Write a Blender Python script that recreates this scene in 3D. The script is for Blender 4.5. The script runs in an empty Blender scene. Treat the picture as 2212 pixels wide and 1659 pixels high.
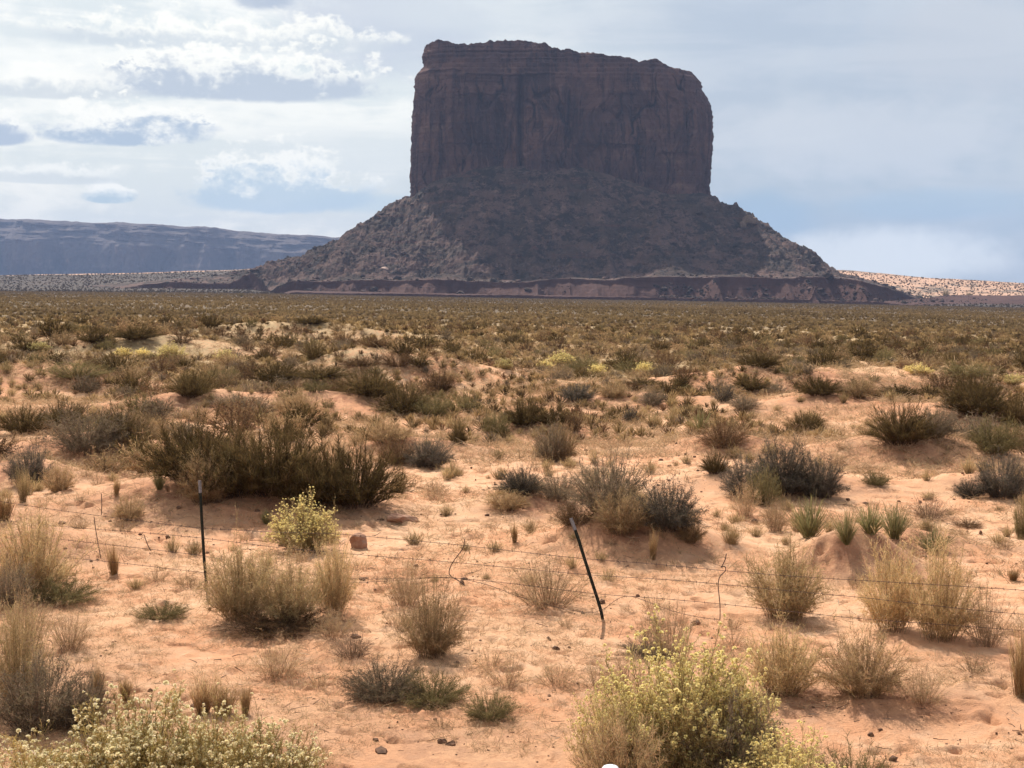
import bpy, math, random
import numpy as np

random.seed(7)
RNG = np.random.default_rng(11)
S = bpy.context.scene
COL = S.collection

# ------------------------------------------------------------------ camera
F, U0, V0, HORI, ZC = 3000.0, 1106.0, 829.5, 622.0, 4.1
PITCH = math.atan((V0 - HORI) / F)
cam_d = bpy.data.cameras.new("camera")
cam = bpy.data.objects.new("camera", cam_d)
COL.objects.link(cam)
cam.location = (0, 0, ZC)
cam.rotation_euler = (math.pi / 2 - PITCH, 0, 0)
cam_d.sensor_width = 36.0
cam_d.lens = F / 2212.0 * 36.0
cam_d.clip_start = 0.1
cam_d.clip_end = 60000
S.camera = cam

# ------------------------------------------------------------------ view
S.view_settings.view_transform = 'Standard'
S.view_settings.look = 'None'
S.view_settings.exposure = 0.50
S.view_settings.gamma = 1.0
S.cycles.use_denoising = True
S.cycles.denoiser = 'OPENIMAGEDENOISE'
S.cycles.denoising_input_passes = 'RGB_ALBEDO_NORMAL'
S.cycles.denoising_prefilter = 'ACCURATE'
S.cycles.max_bounces = 5
S.cycles.diffuse_bounces = 3
S.cycles.glossy_bounces = 1
S.cycles.transmission_bounces = 3
S.cycles.transparent_max_bounces = 8
S.cycles.volume_bounces = 0

# ------------------------------------------------------------------ sun
SUN_EL, SUN_AZ = 49.0, -17.0      # azimuth: degrees from +Y, negative to the left
sd = bpy.data.lights.new("sun", 'SUN')
sd.energy = 5.0
sd.angle = math.radians(0.6)
sd.color = (1.0, 0.94, 0.85)
sun = bpy.data.objects.new("sun", sd)
COL.objects.link(sun)
sun.rotation_euler = (math.radians(90 - SUN_EL), 0, math.radians(180 - SUN_AZ))
sun.location = (0, 0, 50)


# ------------------------------------------------------------------ pixel helpers (photo frame 2212 x 1659)
def ray(u, v):
    u = np.asarray(u, float); v = np.asarray(v, float)
    a = (u - U0) / F
    b = (V0 - v) / F
    c, s = math.cos(PITCH), math.sin(PITCH)
    return np.stack([a, c + b * s, -s + b * c], -1)


def slope(v):
    """rise over run of the sight line through row v"""
    b = (V0 - v) / F
    c, s_ = math.cos(PITCH), math.sin(PITCH)
    return (-s_ + b * c) / (c + b * s_)


def azel(u, v):
    d = ray(u, v)
    return math.atan2(d[0], d[1]), math.atan2(d[2], math.hypot(d[0], d[1]))


# ------------------------------------------------------------------ node helper
class NT:
    def __init__(self, tree):
        self.t = tree
        self.n = tree.nodes
        self.l = tree.links

    def new(self, typ, **kw):
        n = self.n.new(typ)
        for k, v in kw.items():
            setattr(n, k, v)
        return n

    def put(self, sock, v):
        if isinstance(v, bpy.types.NodeSocket):
            self.l.new(v, sock)
        elif v is not None:
            if hasattr(sock.default_value, '__len__') and not hasattr(v, '__len__'):
                v = [v] * len(sock.default_value)
            if hasattr(sock.default_value, '__len__') and len(v) == 3 and len(sock.default_value) == 4:
                v = (*v, 1)
            sock.default_value = v

    def math(self, op, a, b=None, c=None, clamp=False):
        n = self.new('ShaderNodeMath', operation=op, use_clamp=clamp)
        self.put(n.inputs[0], a)
        if b is not None: self.put(n.inputs[1], b)
        if c is not None: self.put(n.inputs[2], c)
        return n.outputs[0]

    def mix(self, f, a, b, mode='MIX'):
        n = self.new('ShaderNodeMix', data_type='RGBA', blend_type=mode, clamp_factor=True)
        self.put(n.inputs[0], f); self.put(n.inputs[6], a); self.put(n.inputs[7], b)
        return n.outputs[2]

    def noise(self, vec, scale, detail=4, rough=0.55, dist=0.0, dims='3D'):
        n = self.new('ShaderNodeTexNoise', noise_dimensions=dims)
        self.put(n.inputs['Vector'], vec)
        n.inputs['Scale'].default_value = scale
        n.inputs['Detail'].default_value = detail
        n.inputs['Roughness'].default_value = rough
        n.inputs['Distortion'].default_value = dist
        return n.outputs['Fac']

    def ramp(self, f, a, b, c=0.0, d=1.0, smooth=True):
        n = self.new('ShaderNodeMapRange', interpolation_type='SMOOTHSTEP' if smooth else 'LINEAR', clamp=True)
        self.put(n.inputs[0], f)
        for i, v in zip((1, 2, 3, 4), (a, b, c, d)):
            self.put(n.inputs[i], v)
        return n.outputs[0]

    def comb(self, x, y, z=0.0):
        n = self.new('ShaderNodeCombineXYZ')
        self.put(n.inputs[0], x); self.put(n.inputs[1], y); self.put(n.inputs[2], z)
        return n.outputs[0]

    def sep(self, v):
        n = self.new('ShaderNodeSeparateXYZ')
        self.put(n.inputs[0], v)
        return n.outputs

    def mapping(self, vec, scale=(1, 1, 1), loc=(0, 0, 0), rot=(0, 0, 0)):
        n = self.new('ShaderNodeMapping')
        self.put(n.inputs[0], vec)
        n.inputs['Scale'].default_value = scale
        n.inputs['Location'].default_value = loc
        n.inputs['Rotation'].default_value = rot
        return n.outputs[0]


# ------------------------------------------------------------------ world: Nishita sky with cloud layers by direction
W = bpy.data.worlds.new("World")
S.world = W
W.use_nodes = True
w = NT(W.node_tree)
w.n.clear()
wout = w.new('ShaderNodeOutputWorld')
bg = w.new('ShaderNodeBackground')
bg.inputs['Strength'].default_value = 0.1
w.l.new(bg.outputs[0], wout.inputs[0])
sky = w.new('ShaderNodeTexSky', sky_type='NISHITA', sun_disc=False)
sky.sun_elevation = math.radians(SUN_EL)
sky.sun_rotation = math.radians(SUN_AZ)
sky.air_density = 1.2
sky.dust_density = 2.0
tc = w.new('ShaderNodeTexCoord').outputs['Generated']
dx_, dy_, dz_ = w.sep(tc)
AZ = w.math('ARCTAN2', dx_, dy_)
EL = w.math('ARCSINE', w.math('MINIMUM', w.math('MAXIMUM', dz_, -0.999), 0.999))
# coordinates in "hundred pixel" units of azimuth and elevation so that noise scales read easily
P = w.comb(w.math('MULTIPLY', AZ, 30.0), w.math('MULTIPLY', EL, 30.0), 3.3)
big = w.noise(w.mapping(P, (0.16, 0.55, 1)), 1.0, 5, 0.5, 0.4)
streak = w.noise(w.mapping(P, (0.18, 0.95, 1), (4, 9, 0)), 1.0, 7, 0.62, 0.7)
puff = w.noise(w.mapping(P, (1.0, 1.5, 1)), 1.1, 9, 0.60, 0.25)
puff2 = w.noise(w.mapping(P, (1.0, 1.3, 1), (17, 5, 2)), 3.2, 7, 0.60, 0.2)
K = 7.5
def kc(r, g, b): return (r * K, g * K, b * K, 1)
# blue, partly veiled side on the right; white veil on the left
side = w.ramp(w.math('ADD', AZ, w.math('MULTIPLY', w.math('SUBTRACT', big, 0.5), 0.22)), -0.12, 0.17)
left_c = w.mix(w.ramp(w.math('ADD', w.math('MULTIPLY', streak, 0.7), w.math('MULTIPLY', puff, 0.3)), 0.42, 0.58), kc(0.73, 0.785, 0.79), kc(0.97, 0.97, 0.92))
right_c = w.mix(w.ramp(EL, 0.03, 0.12), kc(0.38, 0.50, 0.61), kc(0.45, 0.52, 0.62))
right_c = w.mix(w.ramp(streak, 0.40, 0.64, 0, 0.5), right_c, kc(0.63, 0.67, 0.73))
softb = w.noise(w.mapping(P, (0.30, 0.45, 1), (40, 3, 0)), 1.0, 4, 0.45, 0.3)
right_c = w.mix(w.ramp(softb, 0.45, 0.65, 0, 0.55), right_c, kc(0.61, 0.66, 0.71))
base = w.mix(side, left_c, right_c)
base = w.mix(0.12, base, sky.outputs[0])
col = base


def soft(col, u, v, hu, hv, c, op, warp=1.0):
    a0, e0 = azel(u, v)
    du = w.math('MULTIPLY', w.math('SUBTRACT', AZ, a0), F / hu)
    dv = w.math('MULTIPLY', w.math('SUBTRACT', EL, e0), F / hv)
    r = w.math('ADD', w.math('POWER', w.math('ABSOLUTE', du), 2), w.math('POWER', w.math('ABSOLUTE', dv), 2))
    r = w.math('ADD', r, w.math('MULTIPLY', w.math('SUBTRACT', puff, 0.5), -2.2 * warp))
    m = w.ramp(r, 0.15, 1.5, op, 0.0)
    return w.mix(m, col, c)


def cumulus(col, u, vbase, hu, hv, grey, op=0.9, edge=0.35, rough=1.0, top=(1.06, 1.05, 0.98), greyfrac=0.5):
    a0, e0 = azel(u, vbase)
    du = w.math('MULTIPLY', w.math('SUBTRACT', AZ, a0), F / hu)
    dv = w.math('MULTIPLY', w.math('SUBTRACT', EL, e0), F / hv)
    nz = w.math('ADD', w.math('MULTIPLY', w.math('SUBTRACT', puff, 0.5), 4.6 * rough),
                w.math('MULTIPLY', w.math('SUBTRACT', puff2, 0.5), 2.4 * rough))
    # below the base the distance grows four times as fast: a flat bottom
    neg = w.math('MULTIPLY', w.math('MINIMUM', dv, 0.0), 3.5)
    dd = w.math('ADD', w.math('MAXIMUM', dv, 0.0), neg)
    r = w.math('ADD', w.math('MULTIPLY', du, du), w.math('MULTIPLY', dd, dd))
    upw = w.ramp(dv, -0.1, 0.5)
    r = w.math('SUBTRACT', r, w.math('MULTIPLY', nz, w.math('ADD', w.math('MULTIPLY', upw, 0.8), 0.25)))
    m = w.ramp(r, 1.0 - edge, 1.0 + edge, op, 0.0)
    t = w.math('ADD', w.math('MAXIMUM', dv, 0.0), w.math('MULTIPLY', nz, -0.38))
    rim = w.ramp(r, 0.15, 0.85)
    lit = w.math('MULTIPLY', w.ramp(t, greyfrac - 0.28, greyfrac + 0.30), 1.0)
    lit = w.math('MAXIMUM', lit, w.math('MULTIPLY', rim, w.ramp(dv, 0.05, 0.45)))
    c = w.mix(lit, kc(*grey), kc(*top))
    return w.mix(m, col, c)


col = soft(col, 830, 60, 260, 110, kc(0.56, 0.62, 0.72), 0.75)
col = soft(col, 560, 0, 60, 22, kc(0.42, 0.50, 0.63), 0.8)
col = soft(col, 760, 330, 260, 60, kc(0.80, 0.84, 0.84), 0.6)
col = soft(col, 820, 440, 150, 22, kc(0.46, 0.63, 0.74), 0.45, 0.8)
col = soft(col, 1880, 300, 330, 90, kc(0.67, 0.71, 0.76), 0.65)
col = soft(col, 1640, 470, 130, 60, kc(0.35, 0.51, 0.66), 0.6, 0.6)
col = soft(col, 2040, 440, 220, 35, kc(0.42, 0.57, 0.70), 0.5, 0.6)
col = soft(col, 2160, 90, 260, 120, kc(0.60, 0.64, 0.70), 0.6, 1.0)
col = soft(col, 1910, 555, 250, 62, kc(0.82, 0.86, 0.87), 1.0, 0.7)
col = soft(col, 1050, 30, 260, 40, kc(0.70, 0.76, 0.80), 0.6, 0.8)
col = cumulus(col, 470, 95, 330, 62, (0.68, 0.74, 0.78), 0.9, 0.5, 1.1, greyfrac=0.3)
col = cumulus(col, 520, 192, 300, 88, (0.53, 0.60, 0.69), 0.95, 0.45, 1.1, greyfrac=0.42)
col = cumulus(col, 120, 200, 170, 45, (0.68, 0.73, 0.76), 0.8, 0.5, 1.0, greyfrac=0.3)
col = cumulus(col, 262, 292, 165, 72, (0.46, 0.56, 0.68), 0.95, 0.4, 1.1, greyfrac=0.26)
col = cumulus(col, -10, 296, 66, 58, (0.44, 0.53, 0.66), 0.9, 0.4, 0.9, greyfrac=0.5)
col = cumulus(col, 600, 428, 190, 105, (0.52, 0.65, 0.75), 0.85, 0.45, 1.2, greyfrac=0.42)
col = cumulus(col, 236, 428, 52, 38, (0.50, 0.63, 0.71), 0.95, 0.35, 0.7, greyfrac=0.22)
col = cumulus(col, 110, 388, 140, 30, (0.70, 0.75, 0.76), 0.7, 0.5, 1.0, greyfrac=0.4)
# ground-side half of the sphere (never seen): dull earth
col = w.mix(w.ramp(EL, -0.06, -0.01), kc(0.30, 0.22, 0.16), col)
w.l.new(col, bg.inputs['Color'])
W.cycles.sampling_method = 'MANUAL'
W.cycles.sample_map_resolution = 512


# ------------------------------------------------------------------ noise in numpy
def _hash(ix, iy, seed):
    h = (ix.astype(np.int64) * 374761393 + iy.astype(np.int64) * 668265263 + seed * 974634777) & 0xFFFFFFFF
    h = ((h ^ (h >> 13)) * 1274126177) & 0xFFFFFFFF
    h = (h ^ (h >> 16)) & 0xFFFFFFFF
    return h / 4294967295.0


def vnoise(x, y, seed=0):
    x = np.asarray(x, float); y = np.asarray(y, float)
    ix = np.floor(x); iy = np.floor(y)
    fx = x - ix; fy = y - iy
    fx = fx * fx * fx * (fx * (fx * 6 - 15) + 10)
    fy = fy * fy * fy * (fy * (fy * 6 - 15) + 10)
    a = _hash(ix, iy, seed); b = _hash(ix + 1, iy, seed)
    c = _hash(ix, iy + 1, seed); d = _hash(ix + 1, iy + 1, seed)
    return (a + (b - a) * fx) * (1 - fy) + (c + (d - c) * fx) * fy


def fbm(x, y, seed=0, oct=4, gain=0.5):
    t = 0; a = 1.0; n = 0
    for i in range(oct):
        t = t + a * (vnoise(x, y, seed + i * 17) - 0.5) * 2
        n += a; a *= gain
        x = x * 2.03 + 11.3; y = y * 2.03 + 5.7
    return t / n


def ridged(x, y, seed=0, oct=4, gain=0.5):
    t = 0; a = 1.0; n = 0
    for i in range(oct):
        t = t + a * (1 - np.abs(vnoise(x, y, seed + i * 17) - 0.5) * 2)
        n += a; a *= gain
        x = x * 2.03 + 11.3; y = y * 2.03 + 5.7
    return t / n


def sstep(a, b, x):
    t = np.clip((x - a) / (b - a), 0, 1)
    return t * t * (3 - 2 * t)


# ------------------------------------------------------------------ terrain height
R_U = np.array([-400, 0, 500, 900, 1300, 1800, 2212, 2600]); R_V = np.array([627, 629, 633, 641, 648, 656, 663, 668.])
C_U = np.array([-900, 0, 300, 560, 900, 1700, 1820, 1900, 2000, 2100, 2212, 3200])
C_V = np.array([602, 598, 592, 583, 582, 586, 588, 594, 602, 607, 613, 618.])

MOUNDS = []   # (x, y, height, rx, ry)


def add_mound(u, v, h, rx, ry):
    d = ray(u, v)
    t = (h - ZC) / d[2]
    MOUNDS.append((d[0] * t, d[1] * t, h, rx, ry))


for m in [(430, 1040, .55, 2.6, 1.7), (640, 1080, .25, 2.0, 1.2), (1360, 1105, .60, 1.5, 1.1), (1150, 1075, .30, 1.1, .9),
          (1800, 1165, .42, .75, .6), (1890, 1165, .40, .7, .5), (190, 935, .6, 2.4, 1.6), (790, 752, 1.5, 4.5, 3.0),
          (1690, 1010, .40, 2.2, 1.3), (1960, 925, .65, 2.6, 1.8), (900, 940, .4, 2.0, 1.3), (720, 845, .6, 3.5, 2.2),
          (2110, 850, .65, 3.5, 2.2), (1560, 930, .45, 1.8, 1.2), (2140, 1010, .35, 1.6, 1.2), (1180, 900, .4, 2.6, 1.6),
          (90, 790, 1.0, 5, 3), (250, 720, 1.4, 9, 4), (650, 690, 1.6, 11, 5), (1820, 830, .7, 4, 2.5), (1700, 780, 1.0, 7, 3),
          (1350, 830, .5, 4, 2.5), (80, 1150, .25, 1.8, 1.2), (1850, 1480, .12, 1.6, .8), (980, 780, .8, 5, 3),
          (2100, 760, 1.2, 8, 4), (1950, 1130, .25, 1.4, .9), (420, 850, .6, 3.5, 2), (50, 1010, .4, 1.8, 1.2)]:
    add_mound(*m)


def ground_z(x, y):
    x = np.asarray(x, float); y = np.asarray(y, float)
    d = np.sqrt(x * x + y * y) + 1e-6
    az = np.arctan2(x, y)
    u = U0 + F * np.tan(np.clip(az, -0.7, 0.7))
    c = (np.interp(u, R_U, R_V) - HORI - 8.8) / F
    z = -c * np.minimum(d, 1500) * sstep(6, 60, d)
    # crest of the sandy rise behind the butte
    zc = ZC + (HORI - np.interp(u, C_U, C_V)) / F * 2600
    front = sstep(1550, 2500, d)
    z = z + (zc - z) * front
    z = z - sstep(2650, 3800, d) * (zc + 30)
    # long swells, then hummocks
    z = z + fbm(x / 60, y / 60, 3, 3) * 0.38 * sstep(35, 120, d) * (1 - 0.3 * sstep(400, 1500, d))
    z = z + fbm(x / 9.0, y / 7.0, 5, 3) * 0.20 * sstep(9, 24, d) * (1 - .35 * sstep(55, 120, d))
    h = fbm(x / 2.6, y / 2.2, 8, 2)
    z = z + (np.maximum(h, 0) ** 1.4) * 0.30 * sstep(22, 45, d)
    z = z + fbm(x / 2.1, y / 2.1, 21, 2) * 0.055
    far = sstep(1700, 2400, d)
    z = z + far * ridged(x / 260, y / 260, 31, 4) * 5.0 - far * 3
    for (mx, my, mh, rx, ry) in MOUNDS:
        q = ((x - mx) / rx) ** 2 + ((y - my) / ry) ** 2
        q = q * (1 + 0.25 * fbm(x / (rx * .6), y / (ry * .6), 77, 2))
        z = z + mh * np.exp(-q * 1.1)
    return z


def fine_z(x, y, d):
    k = 1 - sstep(45, 110, d)
    a = fbm(x / 0.55, y / 0.55, 41, 3, .55) * 0.018
    b = fbm(x / 0.13, y / 0.10, 43, 3, .6) * 0.0075
    r = -np.maximum(fbm(x / 0.30, y / 0.22, 47, 2) - 0.40, 0) * 0.26      # pits and scuffs
    e = np.maximum(ridged(x / 1.3, y / 0.8, 49, 3) - 0.78, 0) * 0.30       # small wind-cut lips
    return (a + b + r + e) * k


def hit(u, v, tmax=4000):
    """world point where the pixel ray meets the ground"""
    d = ray(u, v)
    ts = np.geomspace(4, tmax, 3000)
    pts = d[None, :] * ts[:, None]
    g = ground_z(pts[:, 0], pts[:, 1])
    below = np.where(pts[:, 2] + ZC < g)[0]
    if len(below) == 0:
        t = ts[-1]
    else:
        i = below[0]
        t0, t1 = ts[max(i - 1, 0)], ts[i]
        for _ in range(12):
            tm = (t0 + t1) / 2
            p = d * tm
            if p[2] + ZC < float(ground_z(p[0], p[1])): t1 = tm
            else: t0 = tm
        t = t1
    p = d * t
    return np.array([p[0], p[1], float(ground_z(p[0], p[1]))])


# ------------------------------------------------------------------ mesh helpers
def mesh_from(name, verts, faces, mats=None, colors=None, smooth=False, matidx=None):
    me = bpy.data.meshes.new(name)
    verts = np.asarray(verts, np.float32)
    faces = np.asarray(faces, np.int32)
    n, k = faces.shape
    me.vertices.add(len(verts)); me.vertices.foreach_set('co', verts.ravel())
    me.loops.add(n * k); me.loops.foreach_set('vertex_index', faces.ravel())
    me.polygons.add(n)
    me.polygons.foreach_set('loop_start', np.arange(n, dtype=np.int32) * k)
    me.polygons.foreach_set('loop_total', np.full(n, k, np.int32))
    if matidx is not None: me.polygons.foreach_set('material_index', np.asarray(matidx, np.int32))
    me.polygons.foreach_set('use_smooth', np.full(n, smooth, bool))
    if colors is not None:
        a = me.attributes.new('Col', 'FLOAT_COLOR', 'POINT')
        c = np.ones((len(verts), 4), np.float32); c[:, :3] = colors
        a.data.foreach_set('color', c.ravel())
    me.update(calc_edges=True)
    for m in (mats or []): me.materials.append(m)
    return me


def link(name, me, parent=None, loc=(0, 0, 0)):
    o = bpy.data.objects.new(name, me)
    COL.objects.link(o)
    o.location = loc
    if parent is not None: o.parent = parent
    return o


def tag(o, label=None, cat=None, group=None, kind=None):
    if label: o['label'] = label
    if cat: o['category'] = cat
    if group: o['group'] = group
    if kind: o['kind'] = kind
    return o


def grid_faces(nr, nc, wrap=False):
    r = np.arange(nr - 1)[:, None]; c = np.arange(nc if wrap else nc - 1)[None, :]
    a = r * nc + c; b = r * nc + (c + 1) % nc
    return np.stack([a, b, b + nc, a + nc], -1).reshape(-1, 4)


# ------------------------------------------------------------------ materials
def mat(name):
    m = bpy.data.materials.new(name)
    m.use_nodes = True
    t = NT(m.node_tree)
    t.n.clear()
    out = t.new('ShaderNodeOutputMaterial')
    return m, t, out


def principled(t, out, col, rough=0.9, bump=None, bstr=0.5, bdist=0.1, spec=0.1):
    b = t.new('ShaderNodeBsdfPrincipled')
    t.put(b.inputs['Base Color'], col)
    t.put(b.inputs['Roughness'], rough)
    b.inputs['Specular IOR Level'].default_value = spec
    if bump is not None:
        bn = t.new('ShaderNodeBump')
        bn.inputs['Strength'].default_value = bstr
        bn.inputs['Distance'].default_value = bdist
        t.put(bn.inputs['Height'], bump)
        t.l.new(bn.outputs[0], b.inputs['Normal'])
    t.l.new(b.outputs[0], out.inputs[0])
    return b


def mat_plant(name, trans=0.35, vary=0.25):
    m, t, out = mat(name)
    at = t.new('ShaderNodeAttribute', attribute_name='Col').outputs['Color']
    rnd = t.new('ShaderNodeObjectInfo').outputs['Random']
    f = t.ramp(rnd, 0, 1, 1 - vary, 1 + vary, False)
    c = t.mix(1.0, at, t.comb(t.math('MULTIPLY', f, 1.06), t.math('MULTIPLY', f, .95), t.math('MULTIPLY', f, .88)), 'MULTIPLY')
    d = t.new('ShaderNodeBsdfDiffuse'); t.put(d.inputs[0], c)
    tr = t.new('ShaderNodeBsdfTranslucent'); t.put(tr.inputs[0], c)
    mx = t.new('ShaderNodeMixShader'); mx.inputs[0].default_value = trans
    t.l.new(d.outputs[0], mx.inputs[1]); t.l.new(tr.outputs[0], mx.inputs[2])
    t.l.new(mx.outputs[0], out.inputs[0])
    return m


M_PLANT = mat_plant('dry_foliage', 0.42)
M_WOOD = mat_plant('woody_stem', 0.0)
M_FLOWER = mat_plant('flower_petals', 0.4, 0.08)
M_SCRUB = mat_plant('far_scrub', 0.30, 0.0)


def mat_ground():
    m, t, out = mat('desert_sand')
    pos = t.new('ShaderNodeNewGeometry').outputs['Position']
    at = t.new('ShaderNodeAttribute', attribute_name='Col').outputs['Color']
    cover, dist, red = t.sep(at)
    n1 = t.noise(pos, 0.35, 5, 0.6)
    n2 = t.noise(pos, 3.0, 6, 0.65)
    n3 = t.noise(pos, 28.0, 5, 0.7)
    n4 = t.noise(pos, 120.0, 3, 0.7)
    sand = t.mix(t.ramp(n1, 0.35, 0.65), (0.680, 0.392, 0.226), (0.640, 0.310, 0.165))
    sand = t.mix(t.ramp(n2, 0.42, 0.72, 0, 0.6), sand, (0.78, 0.52, 0.335))
    sand = t.mix(t.ramp(n2, 0.32, 0.46, 0.75, 0), sand, (0.40, 0.19, 0.10))
    sand = t.mix(t.ramp(n3, 0.57, 0.72, 0, 0.65), sand, (0.20, 0.09, 0.05))
    sand = t.mix(t.ramp(n4, 0.56, 0.74, 0, 0.55), sand, (0.74, 0.56, 0.40))
    sand = t.mix(t.math('MULTIPLY', red, t.ramp(n2, 0.35, 0.6)), sand, (0.27, 0.105, 0.055))
    litter = t.mix(t.ramp(n3, 0.40, 0.62), (0.47, 0.33, 0.18), (0.32, 0.22, 0.125))
    litter = t.mix(t.ramp(n2, 0.5, 0.7, 0, .6), litter, (0.54, 0.39, 0.22))
    cf = t.ramp(t.math('ADD', cover, t.math('MULTIPLY', t.math('SUBTRACT', n2, 0.5), 0.9)), 0.32, 0.75)
    c = t.mix(cf, sand, litter)
    # far plain soil, its cloud shade put into the dark colour
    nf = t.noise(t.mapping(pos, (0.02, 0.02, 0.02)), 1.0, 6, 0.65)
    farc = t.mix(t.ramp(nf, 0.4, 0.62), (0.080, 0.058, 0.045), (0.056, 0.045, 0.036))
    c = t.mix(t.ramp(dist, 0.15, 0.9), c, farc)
    # pale pink dunes with scrub flecks beyond the butte
    nd = t.math('ADD', t.math('MULTIPLY', t.noise(t.mapping(pos, (0.05, 0.02, 0.03)), 1.0, 8, 0.75), .6), t.math('MULTIPLY', t.noise(t.mapping(pos, (0.007, 0.004, 0.03)), 1.0, 4, 0.6), .4))
    dune = t.mix(t.ramp(nd, 0.49, 0.57), (0.46, 0.28, 0.19), (0.13, 0.10, 0.075))
    c = t.mix(t.ramp(dist, 1.2, 1.8), c, dune)
    h = t.math('ADD', t.math('MULTIPLY', n3, 0.6), t.math('MULTIPLY', n4, 0.25))
    principled(t, out, c, 0.95, h, 0.8, 0.07, 0.1)
    return m


M_GROUND = mat_ground()


def mat_rock(name, c1, c2, c3, zs=0.09, zoff=0.0, xs=0.05, varnish=0.6, talus=False, bdist=2.5):
    m, t, out = mat(name)
    pos = t.new('ShaderNodeNewGeometry').outputs['Position']
    nrm = t.new('ShaderNodeNewGeometry').outputs['True Normal']
    blot = t.noise(t.mapping(pos, (0.018, 0.018, 0.022)), 1.0, 5, 0.6)
    vert = t.noise(t.mapping(pos, (0.08, 0.08, 0.009)), 1.0, 8, 0.70, 0.6)
    strat = t.noise(t.mapping(pos, (0.006, 0.006, zs)), 1.0, 7, 0.65, 0.15)
    fine = t.noise(t.mapping(pos, (0.35, 0.35, 0.22)), 1.0, 6, 0.7)
    c = t.mix(t.ramp(blot, 0.42, 0.58), c1, c2)
    c = t.mix(t.math('MULTIPLY', t.ramp(strat, 0.52, 0.66, 0, 0.8), t.ramp(blot, 0.45, 0.6)), c, c3)
    c = t.mix(t.ramp(vert, 0.49, 0.58, 0, varnish), c, (c1[0] * .42, c1[1] * .44, c1[2] * .5))
    c = t.mix(t.ramp(fine, 0.55, 0.75, 0, 0.45), c, (c1[0] * .55, c1[1] * .55, c1[2] * .55))
    if talus:
        spot = t.noise(t.mapping(pos, (0.07, 0.05, 0.10)), 1.0, 9, 0.82)
        c = t.mix(t.ramp(spot, 0.54, 0.62, 0, 0.7), c, (0.21, 0.128, 0.10))
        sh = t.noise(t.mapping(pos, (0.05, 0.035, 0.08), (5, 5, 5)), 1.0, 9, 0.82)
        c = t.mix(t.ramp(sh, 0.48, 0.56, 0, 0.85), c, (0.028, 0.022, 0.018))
    h = t.math('ADD', t.math('MULTIPLY', fine, 1.0), t.math('MULTIPLY', vert, 1.2))
    h = t.math('ADD', h, t.math('MULTIPLY', strat, 1.0))
    principled(t, out, c, 0.95, h, 0.8, bdist, 0.1)
    return m


M_CLIFF = mat_rock('red_sandstone_cliff', (0.108, 0.058, 0.051), (0.165, 0.086, 0.068), (0.210, 0.120, 0.088), varnish=0.65)
M_TALUS = mat_rock('talus_rubble', (0.120, 0.072, 0.058), (0.070, 0.047, 0.036), (0.115, 0.052, 0.042), zs=0.2, varnish=0.1, talus=True, bdist=0.8)
M_BENCH = mat_rock('red_bench_cloud_shaded', (0.070, 0.033, 0.026), (0.086, 0.042, 0.033), (0.045, 0.021, 0.018), zs=0.35, varnish=0.25, bdist=0.7)  # red rock with cloud shade put into its lowered base colour
M_MESA = mat_rock('distant_mesa_rock', (0.095, 0.070, 0.066), (0.105, 0.080, 0.072), (0.20, 0.145, 0.125), zs=0.02, varnish=0.35, bdist=4)


def mat_simple(name, c1, c2, scale=8.0, rough=0.8, bstr=0.3, metallic=0.0):
    m, t, out = mat(name)
    pos = t.new('ShaderNodeTexCoord').outputs['Object']
    n = t.noise(pos, scale, 6, 0.65)
    b = principled(t, out, t.mix(t.ramp(n, 0.38, 0.64), c1, c2), rough, n, bstr, 0.02)
    b.inputs['Metallic'].default_value = metallic
    return m


M_ROCK = mat_simple('loose_sandstone', (0.30, 0.15, 0.095), (0.40, 0.235, 0.155), 7)
M_CLOD = mat_simple('dark_clod', (0.10, 0.055, 0.035), (0.19, 0.10, 0.06), 20)
M_POST = mat_simple('dark_green_steel_post', (0.018, 0.026, 0.020), (0.045, 0.040, 0.030), 30, 0.5, 0.2)
M_CAP = mat_simple('white_post_paint', (0.30, 0.29, 0.30), (0.20, 0.18, 0.18), 30, 0.6)
M_WIRE = mat_simple('rusty_wire', (0.075, 0.050, 0.042), (0.13, 0.085, 0.065), 25, 0.6, 0.1)
M_WHITE = mat_simple('white_plastic', (0.72, 0.75, 0.80), (0.66, 0.69, 0.74), 4, 0.35, 0.05)


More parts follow.
